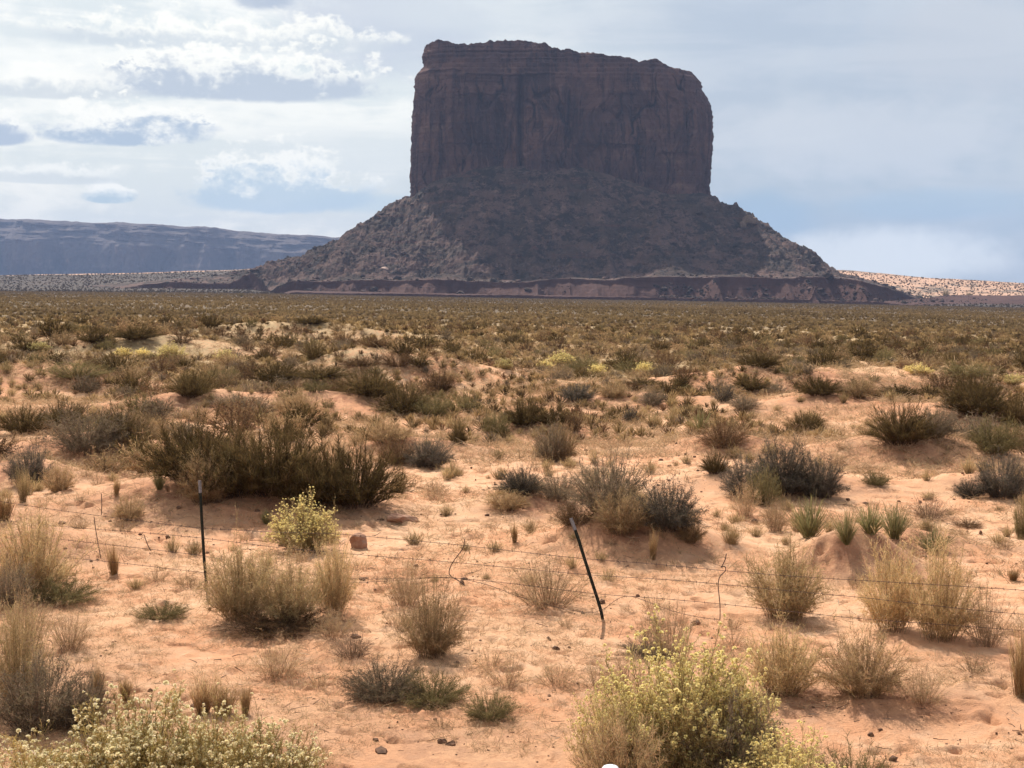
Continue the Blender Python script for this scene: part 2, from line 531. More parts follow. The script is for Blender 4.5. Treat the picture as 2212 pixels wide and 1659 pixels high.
# ------------------------------------------------------------------ ground sheet (polar grid round the camera)
def build_ground():
    az_front = np.linspace(-0.44, 0.44, 1300)
    az_side = np.concatenate([np.linspace(-math.pi, -0.60, 40), np.linspace(-0.58, -0.45, 40)])
    az = np.concatenate([az_side, az_front, -az_side[::-1][:-1]])
    r = np.concatenate([np.linspace(0.3, 8.5, 14), np.geomspace(8.8, 30, 520), np.geomspace(30.2, 150, 300)[0:],
                        np.geomspace(152, 1350, 170), np.geomspace(1360, 3900, 130), np.geomspace(4000, 9300, 12)])
    A, Rr = np.meshgrid(az, r)
    X = np.sin(A) * Rr; Y = np.cos(A) * Rr
    Z = ground_z(X, Y) + fine_z(X, Y, Rr)
    u = U0 + F * np.tan(np.clip(A, -0.7, 0.7))
    v = HORI + F * (ZC - Z) / Rr
    # cover: how much dry grass litter lies on the sand; dist: plain with cloud shade in its colour / dunes; red: bare red mound faces
    cover = sstep(24, 80, Rr) * 0.80 + fbm(X / 7, Y / 7, 61, 4) * 0.45 * sstep(14, 40, Rr) + sstep(110, 260, Rr) * .5
    cover = np.clip(cover, 0, 1.3)
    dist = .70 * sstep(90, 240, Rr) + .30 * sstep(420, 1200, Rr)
    dune = sstep(np.where(u < 1100, 2250, 1640), np.where(u < 1100, 2420, 1900), Rr)
    dist = np.where(dune > 0, 1.0 + dune, dist)
    red = .55 * sstep(21, 11.5, Rr) * sstep(-.5, .5, fbm(X / 3, Y / 3, 63, 3)) + .0 * X
    for (mx, my, mh, rx, ry) in MOUNDS:
        q = ((X - mx) / (rx * 1.1)) ** 2 + ((Y - my + ry * .6) / (ry * 1.0)) ** 2
        if my < 60: red = np.maximum(red, np.exp(-q * 1.4) * 0.8)
        cover = cover * (1 - (0.6 if my < 60 else 0.1) * np.exp(-q))
    cols = np.stack([cover, dist, red], -1).reshape(-1, 3)
    verts = np.stack([X, Y, Z], -1).reshape(-1, 3)
    faces = grid_faces(len(r), len(az), wrap=True)
    # close the hole under the camera
    me = mesh_from('ground', verts, faces[:, ::-1], [M_GROUND], cols, smooth=True)
    o = link('ground', me)
    tag(o, 'orange desert sand rising into low hummocks and running out to the butte', None, None, 'structure')


build_ground()

# ------------------------------------------------------------------ butte
YB, HD = 1885.0, 122.0           # plan centre and half depth
KS = 1850.0 / F                   # metres per pixel at the silhouette
KF = 1768.0 / F                   # metres per pixel at the front face
L_V = np.array([60, 90, 100, 110, 118, 125, 135, 145, 152, 158, 170, 200, 260, 330, 420, 470.])
L_U = np.array([925, 921, 922, 919, 917, 922, 921, 916, 909, 903, 902, 899, 895, 892, 890, 889.])
RT_V = np.array([60, 120, 137, 150, 160, 175, 190, 205, 225, 250, 300, 350, 400, 428, 470.])
RT_U = np.array([1440, 1452, 1468, 1478, 1491, 1503, 1506, 1516, 1525, 1528, 1530, 1527, 1525, 1529, 1535.])
T_U = np.array([880, 921, 930, 945, 960, 968, 985, 1000, 1030, 1050, 1080, 1100, 1130, 1160, 1195, 1200, 1215, 1225, 1250, 1290, 1293, 1320, 1345, 1365, 1388, 1392, 1410, 1420, 1430, 1440, 1455, 1465, 1475, 1540.])
T_V = np.array([92, 91, 88, 89, 93, 97, 98, 99, 98, 94, 90, 89, 90, 93, 98, 101, 107, 111, 112, 119, 118, 118, 124, 125, 131, 130, 138, 136, 137, 132, 131, 137, 150, 152.])
B_U = np.array([880, 930, 1000, 1060, 1250, 1330, 1400, 1450, 1540.])
B_V = np.array([440, 412, 392, 380, 382, 400, 424, 440, 445.])


def build_cliff():
    nc_front, nc_rest, nr = 760, 240, 300
    ph = np.concatenate([np.linspace(-math.pi * 1.02, math.pi * 0.02, nc_front), np.linspace(math.pi * 0.03, math.pi * 0.97, nc_rest)])
    nc = len(ph)
    # fold onto a rounded box: superellipse
    n = 5.5
    cs, sn = np.cos(ph), np.sin(ph)
    rad = (np.abs(cs) ** n + np.abs(sn) ** n) ** (-1 / n)
    # even out point spacing on the front by reparametrising x
    sx, sy = cs * rad, sn * rad
    out = []
    v = np.concatenate([np.linspace(0, 1, nr)])
    # rows from the bottom (below talus) to the top
    SX, VV = np.meshgrid(sx, v)
    SY, _ = np.meshgrid(sy, v)
    ucol = 1209 + SX * 318.0
    vt = np.interp(ucol, T_U, T_V)
    vb = np.interp(ucol, B_U, B_V) + 34
    row = vb + (vt - vb) * VV
    lu = np.interp(row, L_V, L_U); ru = np.interp(row, RT_V, RT_U)
    xm = ((lu + ru) / 2 - U0) * KS
    hw = (ru - lu) / 2 * KS
    Z = ZC + (HORI - row) * KF
    hd = np.full_like(Z, HD)
    # layered cap steps back from the front
    capf = sstep(168, 100, row)
    step = np.floor(np.clip((172 - row) / 11.0, 0, 8)) + sstep(0.55, 1.0, np.mod(np.clip((172 - row) / 11.0, 0, 8), 1))
    hd = hd - step * 2.6
    hw = hw - 0
    X = xm + hw * SX
    Y = YB + hd * SY
    # the front ranges; displacement grows inward, zero at the silhouettes left/right
    frontness = np.clip(-SY, 0, 1) ** 2
    edge = 1 - sstep(0.94, 1.0, np.abs(SX))
    uu = U0 + X / KS

    def g(c, wd): return np.exp(-((uu - c) / wd) ** 2)
    dep = np.zeros_like(X)
    wob = fbm(Z / 30, Z * 0 + 3, 5, 3) * 4
    dep += 15 * np.exp(-((uu + wob - 1124) / 6) ** 2) * sstep(150, 185, row)
    dep += 7 * np.exp(-((uu + wob - 1108) / 5) ** 2) * sstep(250, 290, row)
    dep += 10 * g(1222, 4) * sstep(190, 215, row) * sstep(330, 300, row)
    dep += 5 * g(960, 4) * sstep(200, 260, row)
    dep += 6 * np.exp(-((uu + wob * 1.5 - 1366) / 5) ** 2) * sstep(260, 300, row)
    dep += 9 * np.exp(-((uu + wob - 1500) / 7) ** 2) * sstep(200, 235, row) * 1.0
    dep += 5 * g(940, 5) * sstep(270, 300, row)
    # set-back panels between the clefts
    dep += 4 * sstep(1225, 1232, uu) + 3 * sstep(985, 995, uu) * sstep(1110, 1100, uu)
    # alcoves with a horizontal overhanging lip
    def alc(u0, u1, v0, v1, a):
        return a * sstep(u0 - 4, u0 + 10, uu) * sstep(u1 + 4, u1 - 12, uu) * sstep(v0 - 1.5, v0 + 1.5, row) * sstep(v1, v1 - 25, row)
    wn = fbm(X / 18, Z / 12, 6, 3) * 14
    uu = uu + wn; row_ = row; row = row + fbm(X / 25, Z / 40, 7, 3) * 5
    dep += alc(990, 1105, 209, 300, 3) + alc(1240, 1375, 313, 372, 4) + alc(1300, 1360, 208, 280, 3.5)
    dep += alc(955, 1090, 313, 380, 2.5) + alc(1400, 1480, 330, 420, 3) + alc(1010, 1085, 180, 209, 2)
    dep += alc(1000, 1200, 166, 200, 3) + alc(930, 1000, 158, 215, 3)
    row = row_
    # columns and joints
    qx = X / 14.0
    dep += (1 - ridged(qx + fbm(X / 50, Z / 70, 9, 2) * 1.6, Z / 95.0, 12, 5, 0.6)) * 15 * (0.35 + 0.65 * sstep(150, 260, row))
    # narrow joints: thin deep slots with broken lengths
    jn = 1 - np.abs(vnoise(X / 19 + fbm(X / 30, Z / 40, 71, 3) * .9, Z / 160, 72) - .5) * 2
    dep += sstep(.93, .995, jn) * 7 * sstep(.35, .6, vnoise(X / 40, Z / 45, 73)) * sstep(150, 200, row)
    jn = 1 - np.abs(vnoise(X / 8 + fbm(X / 20, Z / 25, 74, 3) * .9, Z / 70, 75) - .5) * 2
    dep += sstep(.90, .99, jn) * 3.2 * sstep(.4, .65, vnoise(X / 30, Z / 30, 76)) * sstep(150, 200, row)
    dep += fbm(X / 42, Z / 60, 15, 4) * 5
    dep += fbm(X / 7, Z / 9, 18, 4, 0.6) * 2.0
    # bedding
    dep += fbm(X / 200, Z / 2.6, 25, 3, 0.7) * 0.7 * (1 + 2.0 * capf)
    dep += np.sign(fbm(X / 120, Z / 7.5, 28, 2)) * 0.35
    Y = Y + dep * frontness * edge
    # side roughness (small, real notches)
    side = np.abs(SX) ** 6
    X = X - np.sign(SX) * side * (fbm(Y / 9, Z / 5.5, 33, 4, 0.7) * 3.4 + ridged(Y / 25 + 3, Z / 30, 35, 3) * 2.5 - 1.5)
    back = np.clip(SY, 0, 1)
    Y = Y + back * fbm(X / 20, Z / 50, 36, 4) * 10
    Z = Z + sstep(0.93, 1, VV) * fbm(X / 7, Y / 7, 38, 4, .7) * 3.0
    verts = [np.stack([X, Y, Z], -1).reshape(-1, 3)]
    faces = [grid_faces(nr, nc, wrap=True)]
    # cap: concentric rings running in to the middle
    top = np.stack([X[-1], Y[-1], Z[-1]], -1)
    c = np.array([top[:, 0].mean(), YB, 0])
    rings = 14
    off = (nr - 1) * nc
    last = off
    nv = nr * nc
    for k in range(1, rings + 1):
        f = k / rings
        p = top * (1 - f) + c * f
        p[:, 2] = top[:, 2] * (1 - f) + (top[:, 2].mean() - 22) * f - 5 * math.sin(f * math.pi)
        p[:, 2] += fbm(p[:, 0] / 9, p[:, 1] / 9, 50, 3) * 1.5
        verts.append(p)
        i = np.arange(nc); j = (i + 1) % nc
        faces.append(np.stack([last + i, last + j, nv + j, nv + i], -1))
        last = nv; nv += nc
    me = mesh_from('cliff', np.concatenate(verts), np.concatenate(faces), [M_CLIFF], smooth=False)
    return me


def talus_z(X, Y):
    """rubble apron and bench, as a height field"""
    xl = (889 - U0) * KS + 4; xr = (1530 - U0) * KS - 4
    xc, hx = (xl + xr) / 2, (xr - xl) / 2
    r0 = 45.0
    qx = np.abs(X - xc) - (hx - r0); qy = np.abs(Y - YB) - (HD - r0)
    D = np.hypot(np.maximum(qx, 0), np.maximum(qy, 0)) + np.minimum(np.maximum(qx, qy), 0) - r0
    D = D + fbm(X / 60, Y / 60, 91, 3) * 9 * sstep(5, 80, D)
    zL = np.interp(D, [-30, 0, 25, 56, 102, 148, 179, 205, 240, 320, 450, 700, 900], [140, 126, 109, 90, 65, 42, 33, 27.5, 22, 16, 6, -15, -40])
    zR = np.interp(D, [-30, 0, 37, 74, 121, 143, 156, 166, 220, 300, 420], [136, 122, 101, 81, 53, 45, 30, 20, 15, 10, -12])
    uf = U0 + X / KF
    zt = ZC + (HORI - (np.interp(uf, B_U, B_V) - 6)) * KF
    t = np.clip(D / 225.0, -0.2, 1.2)
    zF = zt + (16.5 - zt) * (t + 0.18 * t * (1 - t) * 1.0)
    zF = np.where(t > 1, 16.5 - (D - 225) * 0.02, zF)
    a = np.arctan2(X - xc, -(Y - YB) * 1.35)     # 0 = towards camera, + = right
    wl = sstep(0.75, 1.55, -a); wr = sstep(0.50, 1.10, a)
    z = zF * (1 - wl) * (1 - wr) + zL * wl + zR * wr
    zflat = z
    # gullies, outcrops and rubble
    on = sstep(-5, 12, D) * sstep(14, 30, z)
    z = z + (ridged(X / 44 + 2, Y / 150, 93, 5, .6) - 0.62) * 28 * on
    z = z + fbm(X / 16, Y / 18, 95, 5, 0.65) * 6.0 * on
    z = z + fbm(X / 4.0, Y / 4.5, 96, 3, 0.6) * 1.1 * on
    stp = 9.0
    k = sstep(0.46, 0.6, vnoise(X / 90, Y / 60, 97)) * on
    zz = (z + fbm(X / 70, Y / 50, 98, 3) * 14) / stp; fr = zz - np.floor(zz)
    z = z + (np.floor(zz) + sstep(0.35, 0.62, fr) - zz) * stp * 0.12 * k
    # bench front: irregular scarp with badland cones below
    u = U0 + X * F / Y
    edge = 1492 + fbm(X / 55, X * 0, 99, 4) * 26 - 18 * sstep(1180, 1340, u) + 14 * sstep(1000, 700, u)
    edge = edge + sstep(1850, 2080, u) * 260 + sstep(640, 540, u) * 200
    Df = edge - Y           # positive in front of the rim
    rim = np.minimum(z, 17.0 + 0 * z)
    z = z - sstep(1800, 2090, u) * 30 - sstep(40, -5, Df) * 0 - sstep(26, 17, z) * ((3.5 - fbm(X / 70, X * 0 + 8, 110, 3) * 3) * sstep(1345, 1325, u) + fbm(X / 40, Y / 60, 111, 4) * 2.0)
    zg = ground_z(X, Y)
    cone = ridged(X / 48, Y * 0 + 4, 101, 4) ** 2 + .25 * ridged(X / 11, Y / 30, 102, 3)
    fall = 8.0 * sstep(-0.5, 2.5, Df) * (1.25 - .9 * cone) + np.maximum(Df - 2, 0) * 0.80 * (1.15 - cone) + np.maximum(Df - 2, 0) * .12
    zb = z - fall
    low = zg + 3.6 - 0.03 * np.maximum(Df - 45, 0)         # lower terrace
    zb = np.maximum(zb, np.where(Df > 0, low, -999))
    e2 = 1425 + fbm(X / 80, X * 0 + 3, 103, 4) * 16
    D2 = e2 - Y
    zb = zb - sstep(0, 2.0, D2) * 3.2 - np.maximum(D2 - 2, 0) * 0.11
    zb = zb + fbm(X / 6, Y / 6, 105, 3) * 0.35
    # side limits sink under the plain
    zb = zb - sstep(640, 520, u) * 24 * sstep(1750, 1600, Y) - sstep(2350, 2700, u) * 30
    zb = np.where(D < -12, np.minimum(zb, 120.0), zb)
    return zb, D, u, Df


def build_talus():
    xs = np.concatenate([np.linspace(-760, -420, 60)[:-1], np.linspace(-420, 620, 820), np.linspace(621, 960, 120)])
    ys = np.concatenate([np.linspace(1360, 1520, 130)[:-1], np.linspace(1520, 1780, 190)[:-1], np.linspace(1780, 1960, 60)[:-1], np.linspace(1960, 2330, 30)])
    X, Y = np.meshgrid(xs, ys)
    Z, D, u, Df = talus_z(X, Y)
    # border dips
    bx = np.minimum(X - xs[0], xs[-1] - X); by = np.minimum(Y - ys[0], ys[-1] - Y)
    Z = Z - sstep(30, 0, np.minimum(bx, by)) * 30
    verts = np.stack([X, Y, Z], -1).reshape(-1, 3)
    f = grid_faces(len(ys), len(xs))
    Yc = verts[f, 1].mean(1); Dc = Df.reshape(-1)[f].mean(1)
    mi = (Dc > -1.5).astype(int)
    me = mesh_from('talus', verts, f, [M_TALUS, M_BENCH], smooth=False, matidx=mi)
    return me


butte = bpy.data.objects.new('butte', None)
COL.objects.link(butte)
tag(butte, 'huge flat topped dark red sandstone butte standing on a rubble skirt', None, None, 'structure')
link('cliff', build_cliff(), butte)
link('talus', build_talus(), butte)


# ------------------------------------------------------------------ rocks
def rock_mesh(name, seed, size, m, sub=3, jag=0.35, flat=1.0, facet=True):
    import bmesh
    rng = np.random.default_rng(seed)
    bm = bmesh.new()
    bmesh.ops.create_icosphere(bm, subdivisions=sub, radius=1)
    co = np.array([v.co[:] for v in bm.verts])
    planes = rng.normal(size=(11, 3)); planes /= np.linalg.norm(planes, axis=1)[:, None]
    for p in planes:
        lim = rng.uniform(0.55, 0.9)
        dd = co @ p
        co = co - np.maximum(dd - lim, 0)[:, None] * p[None, :]
    nse = fbm(co[:, 0] * 2.3 + seed, co[:, 1] * 2.3 + co[:, 2] * 1.7, seed, 3) * jag * .3
    co = co * (1 + nse)[:, None]
    co = co * np.array(size)
    for v, c in zip(bm.verts, co): v.co = c
    me = bpy.data.meshes.new(name); bm.to_mesh(me); bm.free()
    me.materials.append(m)
    return me


def surf_px(u, v):
    """pixel on the talus"""
    d = ray(u, v)
    ts = np.linspace(1380, 2000, 1600)
    p = d[None] * ts[:, None]
    z = talus_z(p[:, 0], p[:, 1])[0]
    i = np.where(p[:, 2] + ZC < z)[0]
    if len(i) == 0:   # over the skyline: the highest point beside the ray
        i = [int(np.argmin(p[:, 2] + ZC - z))]
    q = p[i[0]]
    return np.array([q[0], q[1], z[i[0]]])


M_TAN = mat_simple('tan_boulder', (.15, .10, .07), (.22, .15, .11), .4)
for k, (u, v, sz, lab) in enumerate([
        (1618, 484, (8.5, 7, 8), 'largest round boulder perched on the right skyline of the rubble slope'),
        (1604, 489, (5, 5, 5), 'smaller boulder touching the left of the largest skyline boulder'),
        (1630, 481, (4.5, 4, 6), 'upright boulder touching the right of the largest skyline boulder'),
        (1762, 566, (7, 6, 7), 'blocky outcrop boulder low on the right end of the rubble slope'),
        (1790, 596, (7, 6, 5), 'dark boulder where the right rubble slope meets the bench top'),
        (830, 578, (5, 3, 2.6), 'pale pink slab lying low on the left rubble slope')]):
    p = surf_px(u, v + 4)
    me = rock_mesh('boulder', 300 + k, sz, (M_TAN if k < 3 else M_TALUS) if k != 5 else mat_simple('pale_sandstone', (.42, .28, .22), (.5, .34, .27), .3), 3)
    o = link('boulder', me, None, (p[0], p[1], p[2] + sz[2] * (.7 if k < 3 else .3)))
    tag(o, lab, 'boulder')

# rubble blocks: too many to count, one object
def merged_rocks(name, pts, sizes, m, seed):
    rng = np.random.default_rng(seed)
    t = (1 + 5 ** .5) / 2
    ico = np.array([[-1, t, 0], [1, t, 0], [-1, -t, 0], [1, -t, 0], [0, -1, t], [0, 1, t], [0, -1, -t], [0, 1, -t], [t, 0, -1], [t, 0, 1], [-t, 0, -1], [-t, 0, 1]]) / 1.9
    fc = np.array([[0, 11, 5], [0, 5, 1], [0, 1, 7], [0, 7, 10], [0, 10, 11], [1, 5, 9], [5, 11, 4], [11, 10, 2], [10, 7, 6], [7, 1, 8], [3, 9, 4], [3, 4, 2], [3, 2, 6], [3, 6, 8], [3, 8, 9], [4, 9, 5], [2, 4, 11], [6, 2, 10], [8, 6, 7], [9, 8, 1]])
    n = len(pts)
    v = ico[None] * (1 + rng.uniform(-.28, .28, (n, 12, 1)))
    v = v * rng.uniform(.6, 1.25, (n, 1, 3)) * sizes[:, None, None]
    v[..., 2] *= .75
    a = rng.uniform(0, 6.28, n); c, s = np.cos(a)[:, None], np.sin(a)[:, None]
    x = v[..., 0] * c - v[..., 1] * s; y = v[..., 0] * s + v[..., 1] * c
    v = np.stack([x, y, v[..., 2]], -1) + pts[:, None]
    f = fc[None] + (np.arange(n) * 12)[:, None, None]
    return mesh_from(name, v.reshape(-1, 3), f.reshape(-1, 3), [m])


xx = RNG.uniform(-420, 560, 9000); yy = RNG.uniform(1470, 1900, 9000)
zz, DD, uu_, dff = talus_z(xx, yy)
keep = (DD > 2) & (zz > ground_z(xx, yy) + 1.0)
den = vnoise(xx / 40, yy / 40, 120) > 0.35
keep &= den

sz = RNG.pareto(2.6, keep.sum()) * .8 + .5
sz = np.minimum(sz, 4.5)
bx_ = RNG.uniform(150, 470, 2600); by_ = RNG.uniform(1425, 1500, 2600)
bz_, bD, bu, bF = talus_z(bx_, by_)
bk = (bF > 2) & (bF < 60) & (vnoise(bx_ / 22, by_ / 14, 121) > .45)
bs = np.minimum(RNG.pareto(2.6, bk.sum()) * .9 + .6, 3.6)
me = merged_rocks('talus_rubble', np.concatenate([np.stack([xx[keep], yy[keep], zz[keep] + sz * .15], -1), np.stack([bx_[bk], by_[bk], bz_[bk] + bs * .15], -1)]), np.concatenate([sz, bs]), M_TALUS, 5)
tag(link('talus_rubble', me), 'rubble blocks strewn over the skirt of the butte', None, None, 'stuff')


# ------------------------------------------------------------------ far mesa on the left
def build_mesa():
    us = np.linspace(-1500, 1250, 700)
    top_v = np.interp(us, [-1500, -600, 0, 120, 230, 330, 430, 520, 620, 720, 900, 1100, 1250], [455, 468, 476, 484, 487, 492, 497, 505, 511, 517, 530, 548, 600])
    prof_t = np.array([0, .12, .30, .52, .70, .74, .78, .82, .88, .92, .97, 1.0, 1.0])
    prof_y = np.array([-500, -160, -40, -15, 0, 18, 34, 60, 72, 105, 118, 160, 900.])
    tt = np.concatenate([np.interp(np.linspace(0, 1, 110), np.linspace(0, 1, 13), prof_t)])
    py = np.interp(np.linspace(0, 1, 110), np.linspace(0, 1, 13), prof_y)
    Y0 = 6700 + fbm(us / 160, us * 0, 201, 4) * 420
    T, Uu = np.meshgrid(tt, us, indexing='ij')
    PY, _ = np.meshgrid(py, us, indexing='ij')
    Yy = Y0[None, :] + PY
    Xx = (Uu - U0) * 6700 / F
    ztop = ZC + (HORI - top_v) / F * 7050
    Zz = -40 + (ztop[None, :] + 40) * T
    Yy = Yy + fbm(Xx / 180, Zz / 200, 203, 5, .55) * 130 * (1 - T * .3) + fbm(Xx / 300, T * 9, 204, 4, .6) * 60 * sstep(.6, .8, T)
    Zz = Zz + fbm(Xx / 120, Yy / 120, 205, 4) * 9 * sstep(.6, .9, T)
    Zz[-1] -= 30
    verts = np.stack([Xx, Yy, Zz], -1).reshape(-1, 3)
    me = mesh_from('mesa', verts, grid_faces(110, 700), [M_MESA], smooth=False)
    o = link('mesa', me)
    tag(o, 'long blue hazy mesa on the far left horizon', None, None, 'structure')


build_mesa()

# ------------------------------------------------------------------ haze
def build_haze():
    m = bpy.data.materials.new('haze_air')
    m.use_nodes = True
    t = NT(m.node_tree); t.n.clear()
    out = t.new('ShaderNodeOutputMaterial')
    v = t.new('ShaderNodeVolumePrincipled')
    v.inputs['Color'].default_value = (0.46, 0.62, 1.0, 1)
    v.inputs['Density'].default_value = HAZE
    v.inputs['Anisotropy'].default_value = 0.0
    t.l.new(v.outputs[0], out.inputs['Volume'])
    x0, x1, y0, y1, z0, z1 = -9600, 9600, -9600, 9600, -70, 480
    vs = [(x, y, z) for z in (z0, z1) for y in (y0, y1) for x in (x0, x1)]
    fs = [(0, 2, 3, 1), (4, 5, 7, 6), (0, 1, 5, 4), (2, 6, 7, 3), (0, 4, 6, 2), (1, 3, 7, 5)]
    me = bpy.data.meshes.new('haze'); me.from_pydata(vs, [], fs); me.update()
    me.materials.append(m)
    tag(link('haze', me), 'pale dry haze between the camera and the far cliffs', None, None, 'stuff')


HAZE = 5.6e-5
build_haze()


# ------------------------------------------------------------------ plants
def unit(a): return a / (np.linalg.norm(a, axis=-1, keepdims=True) + 1e-9)


def ribbons(P, wd, c0, c1, rng, tip=0.25):
    """P (n,k,3) centre lines -> verts, faces, colours; each a thin tapering blade"""
    n, k, _ = P.shape
    tan = unit(P[:, -1] - P[:, 0])
    side = unit(np.cross(tan, rng.normal(size=(n, 3))))
    ws = np.linspace(1, tip, k)[None, :, None] * np.asarray(wd).reshape(-1, 1, 1) * 0.5
    Vv = np.stack([P - side[:, None] * ws, P + side[:, None] * ws], 2)      # n,k,2,3
    base = (np.arange(n) * k * 2)[:, None]
    i = np.arange(k - 1)[None] * 2
    f = np.stack([base + i, base + i + 1, base + i + 3, base + i + 2], -1).reshape(-1, 4)
    tt = np.linspace(0, 1, k)[None, :, None]
    c = c0[:, None] * (1 - tt) + c1[:, None] * tt
    c = np.repeat(c[:, :, None], 2, 2)
    return Vv.reshape(-1, 3), f, c.reshape(-1, 3)


def join(parts):
    vs, fs, cs = [], [], []
    o = 0
    for v, f, c in parts:
        vs.append(v); fs.append(f + o); cs.append(c); o += len(v)
    return np.concatenate(vs), np.concatenate(fs), np.concatenate(cs)


def jit(rng, base, n, a=0.2, hue=0.06):
    b = np.asarray(base)[None] * (1 + rng.normal(0, a, (n, 1)))
    return np.clip(b * (1 + rng.normal(0, hue, (n, 3))), 0.004, 0.95)


def make_plant(seed, ns=60, tilt=1.2, pw=0.6, H=1.0, R=0.55, upc=0.5, nt=16, tl=0.16, tw=0.006, t0=0.25, tup=0.6, trnd=0.6,
               nl=0, ll=0.03, lw=0.008, cw=(.12, .09, .07), cf=(.1, .09, .04), ct=(.15, .13, .06), sw=0.010, lump=0.15,
               fl=0, flr=0.02, cfl=(.6, .58, .22), ftop=0.35, mid=0.5, inner=.45, root=.30):
    """a shrub of height H and radius R; returns (wood, foliage, flowers)"""
    rng = np.random.default_rng(seed)
    phi = rng.uniform(0, 2 * math.pi, ns)
    th = tilt * rng.uniform(0, 1, ns) ** pw
    lumps = 1 + lump * 1.5 * fbm(phi * 1.1 + seed, th * 2.2, seed, 2) + rng.normal(0, lump * .45, ns)
    frac = rng.uniform(inner, 1, ns) ** .6
    end = np.stack([R * np.sin(th) * np.cos(phi), R * np.sin(th) * np.sin(phi), H * (0.06 + 0.94 * np.cos(np.minimum(th, 1.5)) ** .8)], -1) * (frac * np.clip(lumps, .45, 1.35))[:, None]
    st = rng.normal(0, 0.06 * R, (ns, 3)); st[:, 2] = -0.02
    st[:, :2] += end[:, :2] * root
    ctl = st + (end - st) * mid
    ctl[:, 2] += upc * 0.35 * (H - ctl[:, 2]) * np.sin(th)
    ctl += rng.normal(0, 0.05 * R, (ns, 3))
    tk = np.linspace(0, 1, 6)
    B = lambda t: (1 - t) ** 2 * st[:, None] + 2 * (1 - t) * t * ctl[:, None] + t ** 2 * end[:, None]
    P = B(tk[None, :, None])
    stc = rng.normal(1, .15, ns)
    wood = ribbons(P, sw * rng.uniform(.6, 1.3, ns), jit(rng, cw, ns), jit(rng, np.array(cw) * .5 + np.array(cf) * .5, ns), rng, 0.3)
    wood2 = ribbons(P + 0.001, sw * rng.uniform(.6, 1.3, ns), jit(rng, cw, ns), jit(rng, np.array(cw) * .5 + np.array(cf) * .5, ns), rng, 0.3)
    # twigs
    n = ns * nt
    idx = np.repeat(np.arange(ns), nt)
    t = t0 + (1 - t0) * rng.uniform(0, 1, n) ** 0.8
    tt = t[:, None]
    p0 = (1 - tt) ** 2 * st[idx] + 2 * (1 - tt) * tt * ctl[idx] + tt ** 2 * end[idx]
    tg = unit(2 * (1 - tt) * (ctl[idx] - st[idx]) + 2 * tt * (end[idx] - ctl[idx]))
    dr = unit(tg * 0.8 + np.array([0, 0, tup]) + rng.normal(0, trnd, (n, 3)))
    ln = tl * rng.uniform(.5, 1.3, n)[:, None]
    p2 = p0 + dr * ln
    p1 = p0 + dr * ln * .5 + rng.normal(0, .08, (n, 3)) * ln
    p2[:, 2] = np.maximum(p2[:, 2], 0.005)
    shade = stc[idx]
    c0 = jit(rng, cf, n) * shade[:, None]; c1 = jit(rng, ct, n) * shade[:, None]
    fol = [ribbons(np.stack([p0, p1, p2], 1), tw * rng.uniform(.6, 1.3, n), c0, c1, rng)]
    if nl:
        m = n * nl
        j = np.repeat(np.arange(n), nl)
        s = rng.uniform(.15, 1, m)[:, None]
        q0 = p0[j] + (p2[j] - p0[j]) * s
        dl = unit(dr[j] * .6 + rng.normal(0, .7, (m, 3)))
        q1 = q0 + dl * ll * rng.uniform(.6, 1.3, m)[:, None]
        fol.append(ribbons(np.stack([q0, q1], 1), lw * rng.uniform(.6, 1.3, m), jit(rng, cf, m) * shade[j][:, None], jit(rng, ct, m) * shade[j][:, None], rng, 0.35))
    flo = None
    if fl:
        hgt = p2[:, 2] / H + 0.25 * np.linalg.norm(p2[:, :2], axis=1) / R + rng.normal(0, .08, n)
        order = np.argsort(-hgt * (t > .6))[:int(n * ftop)]
        pick = rng.choice(order, min(fl, len(order)), replace=False)
        c = p2[pick]; m = len(pick); nb = 14
        cc = np.repeat(c, nb, 0); mm = m * nb
        dl = unit(rng.normal(0, 1, (mm, 3)) + np.array([0, 0, 0.9]))
        r = flr * np.repeat(rng.uniform(.5, 1.35, m), nb)[:, None]
        a = cc + dl * r * .15; b = cc + dl * r
        k0 = jit(rng, np.array(cfl) * .7, mm, .12, .04); k1 = jit(rng, cfl, mm, .15, .04)
        flo = ribbons(np.stack([a, b], 1), (r[:, 0] * .75), k0, k1, rng, 0.9)
    return join([wood, wood2]), join(fol), flo


